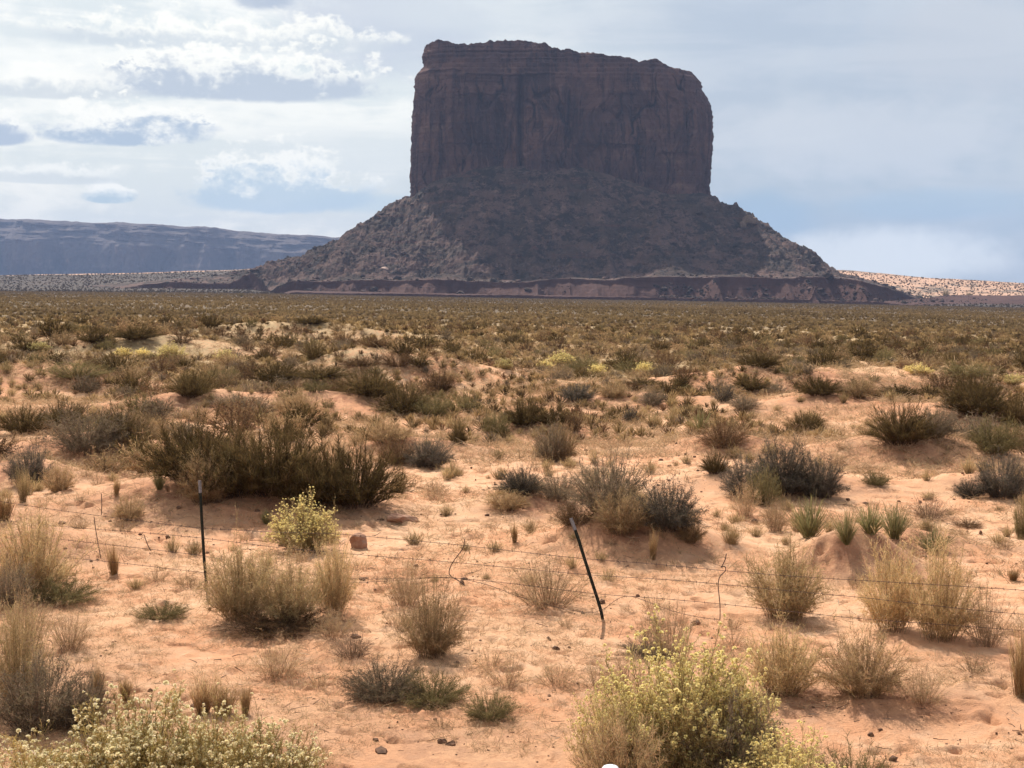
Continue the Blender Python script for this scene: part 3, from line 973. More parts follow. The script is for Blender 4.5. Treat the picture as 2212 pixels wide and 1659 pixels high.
SPEC = {
    'dark':  dict(ns=190, tilt=1.55, pw=.55, nt=56, tl=.12, tw=.006, t0=.08, tup=.75, trnd=.6, cw=(.08, .055, .04), cf=(.074, .055, .027), ct=(.158, .116, .053), R=.62, sw=.006),
    'sage':  dict(ns=180, tilt=1.55, pw=.55, nt=38, tl=.10, tw=.006, t0=.08, tup=.3, trnd=.85, nl=1, ll=.02, lw=.006, cw=(.14, .105, .08), cf=(.145, .115, .082), ct=(.27, .225, .155), R=.62, sw=.006),
    'slate': dict(ns=200, tilt=1.55, pw=.55, nt=46, tl=.10, tw=.006, t0=.06, tup=.3, trnd=.85, nl=1, ll=.02, lw=.006, cw=(.09, .07, .055), cf=(.080, .070, .056), ct=(.165, .148, .118), R=.62, sw=.006),
    'brown': dict(ns=160, tilt=1.55, pw=.55, nt=36, tl=.11, tw=.006, t0=.08, tup=.2, trnd=.9, cw=(.11, .075, .055), cf=(.11, .07, .042), ct=(.19, .125, .07), R=.62, sw=.006),
    'tan':   dict(ns=200, tilt=1.5, pw=.55, nt=38, tl=.10, tw=.0055, t0=.08, tup=.4, trnd=.8, nl=1, ll=.02, lw=.006, cw=(.18, .13, .09), cf=(.27, .195, .11), ct=(.48, .365, .21), R=.60, sw=.005),
    'khaki': dict(ns=180, tilt=1.45, pw=.6, nt=32, tl=.11, tw=.0048, t0=.12, tup=.4, trnd=.75, nl=2, ll=.018, lw=.0055, cw=(.25, .19, .12), cf=(.38, .29, .155), ct=(.60, .48, .27), R=.58, sw=.0045),
    'airy':  dict(ns=110, tilt=1.45, pw=.6, nt=24, tl=.11, tw=.004, t0=.12, tup=.3, trnd=.85, nl=1, ll=.02, lw=.0045, cw=(.26, .18, .12), cf=(.34, .25, .15), ct=(.52, .41, .26), R=.60, sw=.0045),
    'rabbit': dict(ns=190, tilt=1.5, pw=.55, nt=38, tl=.10, tw=.0055, t0=.1, tup=.5, trnd=.7, nl=2, ll=.025, lw=.0055, cw=(.20, .15, .09), cf=(.36, .29, .14), ct=(.60, .51, .25), R=.62, fl=1300, flr=.014, cfl=(.98, .92, .46), sw=.0055),
    'bloom': dict(ns=200, tilt=1.5, pw=.55, nt=38, tl=.10, tw=.0055, t0=.1, tup=.5, trnd=.7, nl=2, ll=.025, lw=.0055, cw=(.20, .15, .09), cf=(.28, .22, .09), ct=(.46, .37, .15), R=.62, fl=1300, flr=.0165, cfl=(.98, .95, .62), ftop=.6, sw=.0055),
    'olive': dict(ns=170, tilt=1.55, pw=.55, nt=36, tl=.10, tw=.006, t0=.08, tup=.45, trnd=.8, nl=1, ll=.02, lw=.006, cw=(.13, .10, .06), cf=(.14, .12, .06), ct=(.26, .225, .11), R=.62, sw=.006),
    'straw': dict(ns=520, tilt=.6, pw=.8, nt=3, tl=.24, tw=.005, t0=.2, tup=1.2, trnd=.25, cw=(.30, .20, .10), cf=(.40, .29, .155), ct=(.60, .47, .27), R=.45, sw=.006, lump=.45, inner=.15, root=.25),
    'grass': dict(ns=300, tilt=1.15, pw=.8, nt=2, tl=.3, tw=.006, t0=.2, tup=.8, trnd=.35, cw=(.26, .20, .11), cf=(.30, .24, .125), ct=(.54, .43, .24), R=.75, sw=.007, lump=.3, inner=.4),
    'yucca': dict(ns=260, tilt=1.2, pw=.7, nt=0, cw=(.24, .235, .11), cf=(.38, .36, .20), R=.75, sw=.020, lump=.20, upc=.1, inner=.5, root=.02),
    'twigs': dict(ns=120, tilt=1.55, pw=.55, nt=14, tl=.16, tw=.006, t0=.1, tup=.2, trnd=.9, cw=(.17, .12, .09), cf=(.17, .12, .085), ct=(.28, .21, .15), R=.65, sw=.007),
}
PROTO = {}


def proto(kind, var, lod=0):
    key = (kind, var, lod)
    if key in PROTO: return PROTO[key]
    s = dict(SPEC[kind])
    if lod:
        q = {1: 3.0, 2: 7.0}[lod]
        s['ns'] = max(12, int(s['ns'] / q ** .6)); s['nt'] = max(0 if s['nt'] == 0 else 2, int(s['nt'] / q ** .6))
        s['tw'] = s.get('tw', .006) * q ** .8; s['sw'] = s.get('sw', .01) * q ** .4
        s['lw'] = s.get('lw', .006) * q ** .7
        if 'fl' in s: s['fl'] = int(s['fl'] / q ** .6); s['flr'] *= q ** .35
    s.setdefault('tw', .006)
    if kind == 'yucca':
        s2 = dict(s); s2['nt'] = 1; s2['tl'] = .001; s2['tw'] = .001
        wood, fol, flo = make_plant(100 * var + 7, **{k: v for k, v in s2.items()})
        me = (None, mesh_from(f'{kind}_blades', *wood[:2], [M_PLANT], wood[2]), None)
    else:
        wood, fol, flo = make_plant(100 * var + hash_s(kind), **s)
        me = (mesh_from(f'{kind}_stems', *wood[:2], [M_WOOD], wood[2]),
              mesh_from(f'{kind}_foliage', *fol[:2], [M_PLANT], fol[2]),
              mesh_from(f'{kind}_flowers', *flo[:2], [M_FLOWER], flo[2]) if flo else None)
        if lod:
            allp = join([wood, fol] + ([flo] if flo else []))
            one = mesh_from(f'{kind}_shrub', *allp[:2], [M_PLANT], allp[2])
            me = (None, one, None)
    ar = np.concatenate([a[0] for a in (wood, fol) if a is not None])
    rr = np.hypot(ar[:, 0], ar[:, 1])
    PROTO[key] = me + ((float(np.percentile(rr, 97)), float(np.percentile(ar[:, 2], 98.5))),)
    return PROTO[key]


def hash_s(s): return sum(ord(c) * (i + 1) for i, c in enumerate(s)) % 97


NAMES = {'dark': ('dark_shrub', 'shrub'), 'sage': ('grey_shrub', 'shrub'), 'slate': ('grey_shrub', 'shrub'), 'brown': ('brown_shrub', 'shrub'), 'tan': ('tan_shrub', 'shrub'),
         'khaki': ('khaki_shrub', 'shrub'), 'airy': ('dry_bush', 'bush'), 'rabbit': ('flowering_shrub', 'shrub'), 'bloom': ('flowering_shrub', 'shrub'),
         'olive': ('olive_shrub', 'shrub'), 'straw': ('straw_tuft', 'grass tuft'), 'grass': ('grass_tuft', 'grass tuft'),
         'yucca': ('yucca', 'yucca'), 'twigs': ('dead_twig_bush', 'bush')}
PLACED = []     # x, y, r of every hand placed plant


def plant(kind, u, vb, wpx, hpx, label, group=None):
    d0 = ray(u, vb)
    p = hit(u, vb)
    dist = math.hypot(p[0], p[1])
    rad = wpx / 2 * dist / F
    # move the root back so that the front of the foliage meets the row given
    k = (dist + rad * .45) / dist
    x, y = p[0] * k, p[1] * k
    z = float(ground_z(x, y))
    dist = math.hypot(x, y)
    ztop = ZC + slope(vb - hpx) * y
    h = max(ztop - z, hpx * dist / F * .6)
    rad = wpx / 2 * dist / F
    s = SPEC[kind]
    px = wpx / 2.16
    lod = 0 if px > 28 or dist < 36 else 1
    var = random.randrange(3)
    me = proto(kind, var, lod)
    nm, cat = NAMES[kind]
    sc = (rad / me[3][0], rad / me[3][0], h / me[3][1])
    rz = random.uniform(0, 6.28)
    if me[0] is None and me[2] is None:
        o = link(nm, me[1], None, (x, y, z - .02)); o.scale = sc; o.rotation_euler = (0, 0, rz)
    else:
        o = bpy.data.objects.new(nm, None); COL.objects.link(o); o.location = (x, y, z - .02); o.empty_display_size = .1
        o.rotation_euler = (0, 0, rz); o.scale = sc
        link('woody_stems', me[0], o); link('foliage', me[1], o)
        if me[2]: link('flower_heads', me[2], o)
    tag(o, label, cat, group)
    PLACED.append((x, y, rad))
    return o


HAND = [
 # foreground, bottom of the picture
 ('bloom', 290, 1790, 330, 262, 'broad bush thick with cream yellow flowers at the bottom left corner, its tallest crown'),
 ('bloom', 100, 1830, 300, 225, 'cream flowering bush cut by the left bottom corner, leftmost of the flowering bushes'),
 ('bloom', 455, 1780, 240, 225, 'cream flowering bush with taller sprays, second from the right in the bottom left cluster'),
 ('bloom', 580, 1800, 260, 215, 'low cream flowering bush ending the bottom left cluster on its right'),
 ('rabbit', 1455, 1700, 380, 290, 'large olive bush dotted with small yellow flowers on the bottom edge right of centre'),
 ('rabbit', 1580, 1695, 230, 225, 'yellow flowered right shoulder of the large olive bush, nearest the grey twiggy bush'),
 ('rabbit', 1330, 1700, 190, 200, 'yellow flowered left shoulder of the large olive bush, behind the brown tan bush'),
 ('tan', 1330, 1760, 220, 215, 'brown tan bush on the bottom edge in front of the large yellow flowered bush'),
 ('sage', 1590, 1715, 230, 215, 'grey twiggy bush leaning out of the right side of the large yellow flowered bush'),
 ('rabbit', 1700, 1775, 260, 175, 'low yellow green bush on the bottom edge right of the grey twiggy bush'),
 ('olive', 1850, 1750, 200, 130, 'low green bush furthest right of the bottom edge flowering bushes'),
 ('khaki', 1690, 1510, 190, 150, 'brownish khaki bush left half of the wide pair behind the large flowered bush'),
 ('tan', 1860, 1515, 200, 160, 'tan bush right half of the wide pair behind the large flowered bush, shadow under it'),
 ('airy', 1990, 1530, 130, 90, 'sparse low bush to the right of the wide tan pair'),
 ('khaki', 1925, 1370, 150, 195, 'tall khaki fan of stems, left half of the tallest bush by the right fence wires'),
 ('khaki', 2030, 1390, 170, 215, 'tall khaki fan of stems, right half of the tallest bush by the right fence wires'),
 ('airy', 2130, 1400, 130, 130, 'thin dry bush against the right side of the tall khaki bush'),
 ('khaki', 1700, 1345, 190, 160, 'airy khaki bush crossed by the right span of barbed wire'),
 ('straw', 2206, 1510, 55, 150, 'tall tan clump cut by the right edge of the picture'),
 ('airy', 1450, 1430, 130, 130, 'thin dry bush just right of the leaning post'),
 ('sage', 1400, 1425, 130, 45, 'low grey brown bush at the foot of the slope behind the yellow flowered bush'),
 ('tan', 932, 1425, 150, 165, 'round dense tan bush in the open sand below the middle of the fence'),
 ('airy', 875, 1315, 130, 100, 'thin pinkish dry bush behind the round dense tan bush'),
 ('airy', 1180, 1320, 210, 110, 'airy pale bush in front of the wires left of the leaning post'),
 ('twigs', 762, 1425, 110, 62, 'bare branching dead bush left of the round dense tan bush'),
 ('sage', 830, 1520, 210, 85, 'wide low grey green bush below the dead twig bush'),
 ('olive', 935, 1530, 170, 75, 'low olive grey bush overlapping the wide grey green bush on its right'),
 ('olive', 1060, 1560, 130, 65, 'small low green bush ending the low bush row on its right'),
 ('airy', 600, 1470, 150, 90, 'thin leafless bush on open sand left of the low bush row'),
 ('straw', 438, 1545, 62, 78, 'straw tuft left of two behind the bottom left flowering bushes'),
 ('straw', 482, 1548, 60, 72, 'wider pale straw tuft next to the stiff upright brown tuft'),
 ('straw', 530, 1545, 26, 68, 'stiff upright brown tuft standing alone right of the straw tufts'),
 ('straw', 213, 1530, 34, 95, 'tall narrow straw tuft rising from the grey bush on the left'),
 ('straw', 272, 1510, 34, 46, 'small straw tuft on sand right of the left grey bush'),
 ('sage', 85, 1590, 220, 170, 'big grey twiggy bush at the left edge above the flowering bushes'),
 ('khaki', 40, 1540, 150, 230, 'khaki bush at the left edge rising behind the big grey twiggy bush'),
 ('sage', 180, 1585, 130, 120, 'grey twiggy bush right of the big left edge grey bush'),
 ('airy', 150, 1410, 120, 95, 'thin bush with bare stems on sand at the left, shadow at its foot'),
 ('airy', 60, 1400, 140, 120, 'pale green airy bush at left edge beneath the grey green fence bush'),
 ('khaki', 75, 1290, 180, 175, 'tall grey green bush at the left edge in front of the wires'),
 ('olive', 130, 1310, 170, 65, 'low dark green bush at the foot of the tall grey green left bush'),
 ('sage', 20, 1320, 100, 110, 'grey bush on the left frame edge by the fence'),
 ('olive', 350, 1342, 130, 42, 'low grey green mat of a bush on sand left of the wide khaki bushes'),
 ('straw', 247, 1246, 30, 68, 'lone upright brown tuft between the wire stay and the left post'),
 ('khaki', 520, 1350, 170, 165, 'wide khaki bush just right of the left post base'),
 ('khaki', 625, 1355, 170, 140, 'khaki bush in the middle of the wide bush row right of the left post'),
 ('khaki', 722, 1335, 95, 165, 'taller yellow green khaki bush ending that row on its right'),
 ('brown', 600, 1375, 250, 60, 'low brown twiggy bush at the foot of the khaki bush row'),
 ('airy', 720, 1385, 110, 70, 'dry pinkish bush at the foot of the yellow green khaki bush'),
 # fence line and just behind
 ('rabbit', 655, 1195, 155, 108, 'rounded yellow green flowering bush beside the loose brown rock'),
 ('tan', 278, 1128, 72, 58, 'small tan bush on the slope left of the left post'),
 ('straw', 252, 1072, 16, 40, 'short straw tuft high on the slope above the small tan bush'),
 ('yucca', 344, 1060, 34, 50, 'small yucca left of the brown bush behind the left post top'),
 ('yucca', 574, 1132, 30, 34, 'small yucca half hidden left of the yellow green flowering bush'),
 ('tan', 445, 1098, 135, 115, 'brown tan bush directly behind the white top of the left post'),
 ('dark', 425, 1062, 240, 148, 'dark green bush at left end of the big dark bush mass'),
 ('dark', 590, 1092, 250, 168, 'tallest dark green bush in the middle of the big dark bush mass'),
 ('dark', 765, 1108, 235, 145, 'dark green bush at right end of the big mass, above the flat rock'),
 ('dark', 505, 1088, 190, 140, 'low dark bush filling the left gap of the big dark bush mass'),
 ('dark', 680, 1104, 180, 135, 'low dark bush filling the right gap of the big dark bush mass'),
 ('brown', 500, 1010, 150, 90, 'dark brown bush just behind the left part of the big dark mass'),
 ('slate', 62, 1050, 100, 82, 'dark grey round bush near the left edge with pale stems before it'),
 ('tan', 128, 1065, 72, 62, 'tan bush touching the right side of the dark grey round bush'),
 ('grass', 50, 1085, 34, 80, 'tall pale grass in front of the dark grey round bush'),
 ('straw', 8, 1130, 50, 70, 'straw tuft on the left frame edge above the grey bush'),
 ('sage', 190, 990, 180, 105, 'large grey twiggy bush on the red mound at left'),
 ('dark', 260, 960, 120, 80, 'dark bush behind the large grey bush on the red mound'),
 ('tan', 300, 965, 100, 70, 'tan bush between the red mound and the big dark mass'),
 ('dark', 140, 930, 120, 60, 'dark bush crowning the red mound at left'),
 ('dark', 50, 940, 110, 60, 'dark bush at left edge above the tan grasses'),
 ('tan', 835, 965, 130, 62, 'tan bush on the upper end of the reddish slope left of centre'),
 ('slate', 925, 1012, 115, 62, 'dark grey bush on the lower end of the reddish slope left of centre'),
 ('brown', 860, 1005, 100, 60, 'brown dead bush in the middle of the reddish slope left of centre'),
 ('dark', 990, 960, 46, 42, 'small round brown green bush alone right of the reddish slope'),
 ('sage', 1192, 1000, 80, 80, 'grey bush with pale fringe standing alone in the centre sand'),
 ('tan', 1215, 998, 80, 82, 'pale tan half of the lone bush in the centre sand'),
 ('dark', 1130, 925, 110, 60, 'dark bush left of the small blackish bush in the centre'),
 ('dark', 1200, 925, 80, 45, 'middle dark bush of the row above the centre sand'),
 ('brown', 1240, 938, 46, 60, 'small upright blackish bush ending the centre dark row'),
 ('olive', 1072, 945, 70, 55, 'olive bush left of the centre dark row'),
 ('slate', 1125, 1072, 115, 62, 'dark grey rounded bush at the left end of the centre mound'),
 ('sage', 1205, 1085, 110, 65, 'grey bush between the two ends of the centre mound'),
 ('sage', 1310, 1110, 190, 120, 'tallest grey bush on the centre mound behind the leaning post'),
 ('slate', 1440, 1165, 170, 120, 'dark grey bush sliding down the right slope of the centre mound'),
 ('tan', 1095, 1108, 105, 48, 'low tan bush on the left foot of the centre mound'),
 ('tan', 1345, 1170, 130, 110, 'orange tan bush on the front face of the centre mound'),
 ('tan', 1490, 1180, 70, 70, 'tan bush at the right foot of the centre mound'),
 ('brown', 1240, 1140, 110, 55, 'low brown dead bush on the front of the centre mound left of the tan one'),
 ('straw', 1410, 1210, 22, 60, 'thin green tuft standing below the centre mound'),
 ('straw', 1112, 1172, 18, 42, 'small green straw tuft left of the leaning post'),
 ('grass', 965, 1115, 38, 28, 'small grass tuft right of the flat rock'),
 ('grass', 1580, 1178, 60, 48, 'green grass tuft left of the yuccas'),
 ('yucca', 1748, 1166, 92, 92, 'largest leftmost yucca in the row on the right'),
 ('yucca', 1828, 1188, 58, 86, 'yucca on the crumbling bank, second in the row'),
 ('yucca', 1880, 1165, 72, 76, 'third yucca in the row on the right'),
 ('yucca', 1932, 1170, 66, 82, 'rightmost yucca in the row, beside pale flower stalks'),
 ('yucca', 2015, 1195, 84, 55, 'small yucca half hidden behind the tall khaki bush'),
 ('airy', 1675, 1150, 70, 80, 'pale tan bush left of the largest yucca'),
 ('airy', 1610, 1120, 80, 80, 'pale green airy bush below the big blue grey bush mass'),
 ('twigs', 2008, 1125, 105, 55, 'spiky grey dead bush right of the yucca row'),
 ('slate', 1610, 1080, 110, 85, 'grey bush left end of the big blue grey bush mass'),
 ('slate', 1690, 1075, 150, 120, 'tallest blue grey bush in the big mass above the yuccas'),
 ('slate', 1770, 1080, 120, 90, 'right end of the big blue grey bush mass'),
 ('olive', 1650, 1095, 80, 80, 'olive green bush in front of the blue grey mass'),
 ('dark', 1545, 1025, 66, 45, 'dark low bush touching the left of the blue grey mass'),
 ('brown', 1560, 975, 130, 72, 'dark brown bush on a red mound right of centre'),
 ('yucca', 1515, 935, 66, 48, 'pale green yucca behind the dark brown bush'),
 ('dark', 1742, 935, 90, 45, 'dark bush alone in tan grass right of centre'),
 ('dark', 1945, 975, 150, 100, 'large dark bush on the sandy mound near the right'),
 ('sage', 2020, 950, 110, 70, 'grey bush to the right of the large dark mound bush'),
 ('olive', 1890, 1052, 70, 36, 'low green bush on sand beneath the large dark mound bush'),
 ('dark', 2110, 908, 170, 85, 'wide dark bush near the right edge'),
 ('dark', 2195, 925, 80, 70, 'dark bush cut by the right edge above the olive bushes'),
 ('olive', 2150, 990, 130, 85, 'olive bush at the right edge below the wide dark bushes'),
 ('slate', 2165, 1080, 120, 92, 'dark blue grey bush at the right edge'),
 ('slate', 2095, 1075, 70, 40, 'low grey bush left of the dark blue grey edge bush'),
 ('olive', 2205, 1165, 36, 85, 'narrow green bush cut by the right edge below the blue grey one'),
 ('straw', 2188, 1255, 26, 30, 'small tuft by the wires at the right edge'),
 ('brown', 2090, 1140, 70, 20, 'flat mat of dead weeds on sand at right'),
 # middle distance
 ('slate', 1245, 870, 82, 40, 'purplish grey round bush left of the dark rimmed tan one'),
 ('tan', 1325, 862, 74, 36, 'tan bush right of the purplish grey round bush'),
 ('sage', 1408, 878, 70, 36, 'grey round bush alone on sand right of centre'),
 ('slate', 1360, 915, 40, 34, 'small blue grey bush in the centre grass'),
 ('dark', 1390, 840, 100, 22, 'low dark bush on the slope above the tan round bush'),
 ('slate', 1562, 870, 58, 38, 'purplish grey round bush, left of a touching pair'),
 ('sage', 1608, 888, 74, 34, 'paler grey round bush, right of a touching pair'),
 ('dark', 1620, 850, 90, 42, 'dark green bush sloping down behind the grey pair'),
 ('dark', 1470, 845, 55, 38, 'small dark bush on sand left of the grey pair'),
 ('dark', 1770, 858, 110, 44, 'dark bush left half of the long bush on the right sand'),
 ('tan', 1850, 862, 100, 44, 'tan grey bush right half of the long bush on the right sand'),
 ('dark', 1942, 860, 100, 28, 'low dark bush by the reddish bank'),
 ('sage', 1745, 812, 50, 26, 'grey round bush beside the pale green bush'),
 ('olive', 1702, 812, 44, 26, 'pale green bush beside the grey round bush'),
 ('olive', 1890, 825, 30, 18, 'tiny vivid green bush on right sand'),
 ('rabbit', 1985, 812, 60, 24, 'pale yellow green bush at right middle distance'),
 ('olive', 2080, 825, 130, 42, 'long olive bush near the right edge at middle distance'),
 ('rabbit', 2190, 835, 50, 26, 'yellow green bush on right edge at middle distance'),
 ('dark', 1640, 795, 100, 34, 'dark bush above the pale green bush at right'),
 ('rabbit', 1212, 792, 58, 30, 'brightest yellow bush of those near the centre'),
 ('rabbit', 1178, 800, 40, 20, 'small yellow bush touching the brightest one'),
 ('rabbit', 1290, 810, 46, 22, 'yellow bush next right of the brightest one'),
 ('rabbit', 1390, 808, 46, 24, 'rightmost of the yellow bushes near the centre'),
 ('rabbit', 1090, 798, 40, 22, 'leftmost of the yellow bushes near the centre'),
 ('rabbit', 88, 762, 46, 22, 'yellow tipped bush nearest the left edge'),
 ('rabbit', 263, 774, 40, 22, 'green yellow bush, left of the pair at left middle distance'),
 ('rabbit', 308, 774, 38, 20, 'pale yellow bush, right of the pair at left middle distance'),
 ('rabbit', 372, 782, 66, 36, 'largest yellow bush at left middle distance'),
 ('rabbit', 484, 782, 48, 26, 'yellow bush behind the pale stone at left'),
 ('dark', 60, 762, 60, 28, 'dark bush nearest the left edge at middle distance'),
 ('dark', 205, 745, 80, 36, 'dark bush left of the sandy notch'),
 ('dark', 295, 745, 110, 40, 'dark bush right of the sandy notch'),
 ('dark', 400, 800, 48, 26, 'small dark bush under the largest left yellow bush'),
 ('dark', 415, 865, 105, 62, 'big dark round bush at left middle distance'),
 ('olive', 480, 828, 90, 34, 'olive bush right behind the big dark round bush'),
 ('olive', 170, 830, 150, 50, 'wide olive bush at left above the pale grass'),
 ('dark', 600, 832, 120, 46, 'dark bush left of the big red mound foot'),
 ('sage', 510, 885, 120, 34, 'grey bush on sand below the big dark round bush'),
 ('tan', 640, 908, 120, 62, 'round tan bush above the big dark mass'),
 ('sage', 565, 900, 90, 38, 'grey bush left of the round tan bush'),
 ('dark', 690, 835, 150, 44, 'dark bush at the left foot of the big red mound'),
 ('dark', 800, 862, 150, 60, 'dark bush in the middle of the slope below the red mound'),
 ('dark', 870, 900, 130, 62, 'dark bush lowest on the slope below the red mound'),
 ('olive', 940, 905, 100, 55, 'olive bush right end of the slope below the red mound'),
 ('brown', 950, 850, 80, 50, 'brown bush at the right foot of the red mound'),
 ('dark', 680, 778, 60, 38, 'dark bush at the left end of the red mound crest'),
 ('brown', 745, 750, 80, 26, 'brown bush on top of the red mound, left'),
 ('brown', 810, 752, 80, 26, 'brown bush on top of the red mound, right'),
 ('brown', 780, 800, 110, 34, 'reddish dead bush on the face of the red mound'),
 ('brown', 860, 800, 90, 40, 'reddish dead bush right on the face of the red mound'),
 ('dark', 905, 800, 60, 34, 'dark bush on the right shoulder of the red mound'),
 ('dark', 670, 705, 90, 20, 'dark low hummock bush far out left of centre'),
 ('olive', 520, 641, 12, 9, 'tiny dark green bush alone far out on the plain, left of the butte'),
 ('sage', 1115, 668, 16, 8, 'far grey green bush, right of a pair below the butte'),
 ('sage', 1083, 670, 20, 7, 'far grey green bush, left of a pair below the butte'),
 ('olive', 2043, 640, 16, 14, 'dark juniper bush at the foot of the pink dunes, left one'),
 ('olive', 2092, 642, 16, 12, 'dark juniper bush at the foot of the pink dunes, right one'),
]
for h in HAND:
    plant(*h)

# dense scatter of separate shrubs over the middle distance; a group per kind
PX = np.array([(p[0], p[1], p[2]) for p in PLACED])
SCAT = {
    'dark': ('dark green brown shrub among many alike across the middle of the plain', 'dark shrubs of the middle plain'),
    'brown': ('brown dry shrub among many alike across the middle of the plain', 'brown shrubs of the middle plain'),
    'sage': ('grey shrub among many alike across the middle of the plain', 'grey shrubs of the middle plain'),
    'tan': ('tan shrub among many alike across the middle of the plain', 'tan shrubs of the middle plain'),
    'olive': ('olive shrub among many alike across the middle of the plain', 'olive shrubs of the middle plain'),
    'airy': ('thin dry weed among many alike on the near sand', 'thin dry weeds on the near sand'),
    'grass': ('small grass tuft among many alike on the sand', 'grass tufts on the sand'),
}
taken = [tuple(p) for p in PX]


def free_of(x, y, r):
    for (a, b, c) in taken:
        if (x - a) ** 2 + (y - b) ** 2 < ((r + c) * .75) ** 2: return False
    return True


def small(kind, x, y, rad, h, lod):
    pr = proto(kind, random.randrange(3), lod); me = pr[1]
    nm, cat = NAMES[kind]
    o = bpy.data.objects.new(nm, me)
    COL.objects.link(o)
    o.location = (x, y, float(ground_z(x, y)) - .02)
    s = SPEC[kind]
    o.scale = (rad / pr[3][0], rad / pr[3][0], h / pr[3][1])
    o.rotation_euler = (0, 0, random.uniform(0, 6.28))
    lab, grp = SCAT[kind]
    tag(o, lab, cat, grp)
    taken.append((x, y, rad))


cnt = {k: 0 for k in SCAT}
tries = 0
random.seed(21)
while sum(cnt.values()) < 1250 and tries < 60000:
    tries += 1
    u = random.uniform(-60, 2270)
    # choose distance so that density falls off sensibly; thicker beyond 55 m
    d = random.uniform(30, 165) if random.random() < .82 else random.uniform(30, 60)
    az = math.atan((u - U0) / F)
    x, y = d * math.sin(az), d * math.cos(az)
    dens = float(vnoise(x / 9, y / 9, 140)) * .6 + float(vnoise(x / 3.5, y / 3.5, 141)) * .4
    thr = 0.62 - 0.36 * float(sstep(36, 85, d))
    # the bare sand lanes at the centre and centre right
    if 1000 < u < 2000 and d < 62: thr += .12
    if 850 < u < 1500 and 24 < d < 45: thr += .2
    if dens < thr: continue
    q = random.random()
    kind = 'dark' if q < .34 else 'brown' if q < .52 else 'sage' if q < .68 else 'tan' if q < .88 else 'olive'
    if cnt[kind] >= 290: continue
    rad = random.uniform(.28, .75) * (1.15 if d > 70 else 1)
    if kind in ('dark', 'brown') and random.random() < .3: rad *= 1.5
    if not free_of(x, y, rad): continue
    small(kind, x, y, rad, rad * random.uniform(.75, 1.15), 1 if d < 85 else 2)
    cnt[kind] += 1
tries = 0
while cnt['airy'] < 130 and tries < 20000:
    tries += 1
    u = random.uniform(-40, 2250); d = 12.5 + 26 * random.random()
    az = math.atan((u - U0) / F)
    x, y = d * math.sin(az), d * math.cos(az)
    if float(vnoise(x / 4 + 9, y / 3, 152)) < .45: continue
    rad = random.uniform(.10, .30)
    if not free_of(x, y, rad): continue
    small('airy', x, y, rad, rad * random.uniform(.7, 1.3), 1)
    cnt['airy'] += 1
# grass tufts on the sand, nearer
tries = 0
while cnt['grass'] < 280 and tries < 20000:
    tries += 1
    u = random.uniform(-40, 2250); d = 12 + 46 * random.random() ** .75
    az = math.atan((u - U0) / F)
    x, y = d * math.sin(az), d * math.cos(az)
    if float(vnoise(x / 5, y / 4, 150)) < (.58 if d < 22 else .42): continue
    rad = random.uniform(.06, .17) * (1 + d / 60)
    if not free_of(x, y, rad): continue
    small('grass', x, y, rad, rad * random.uniform(.9, 1.8), 1)
    cnt['grass'] += 1


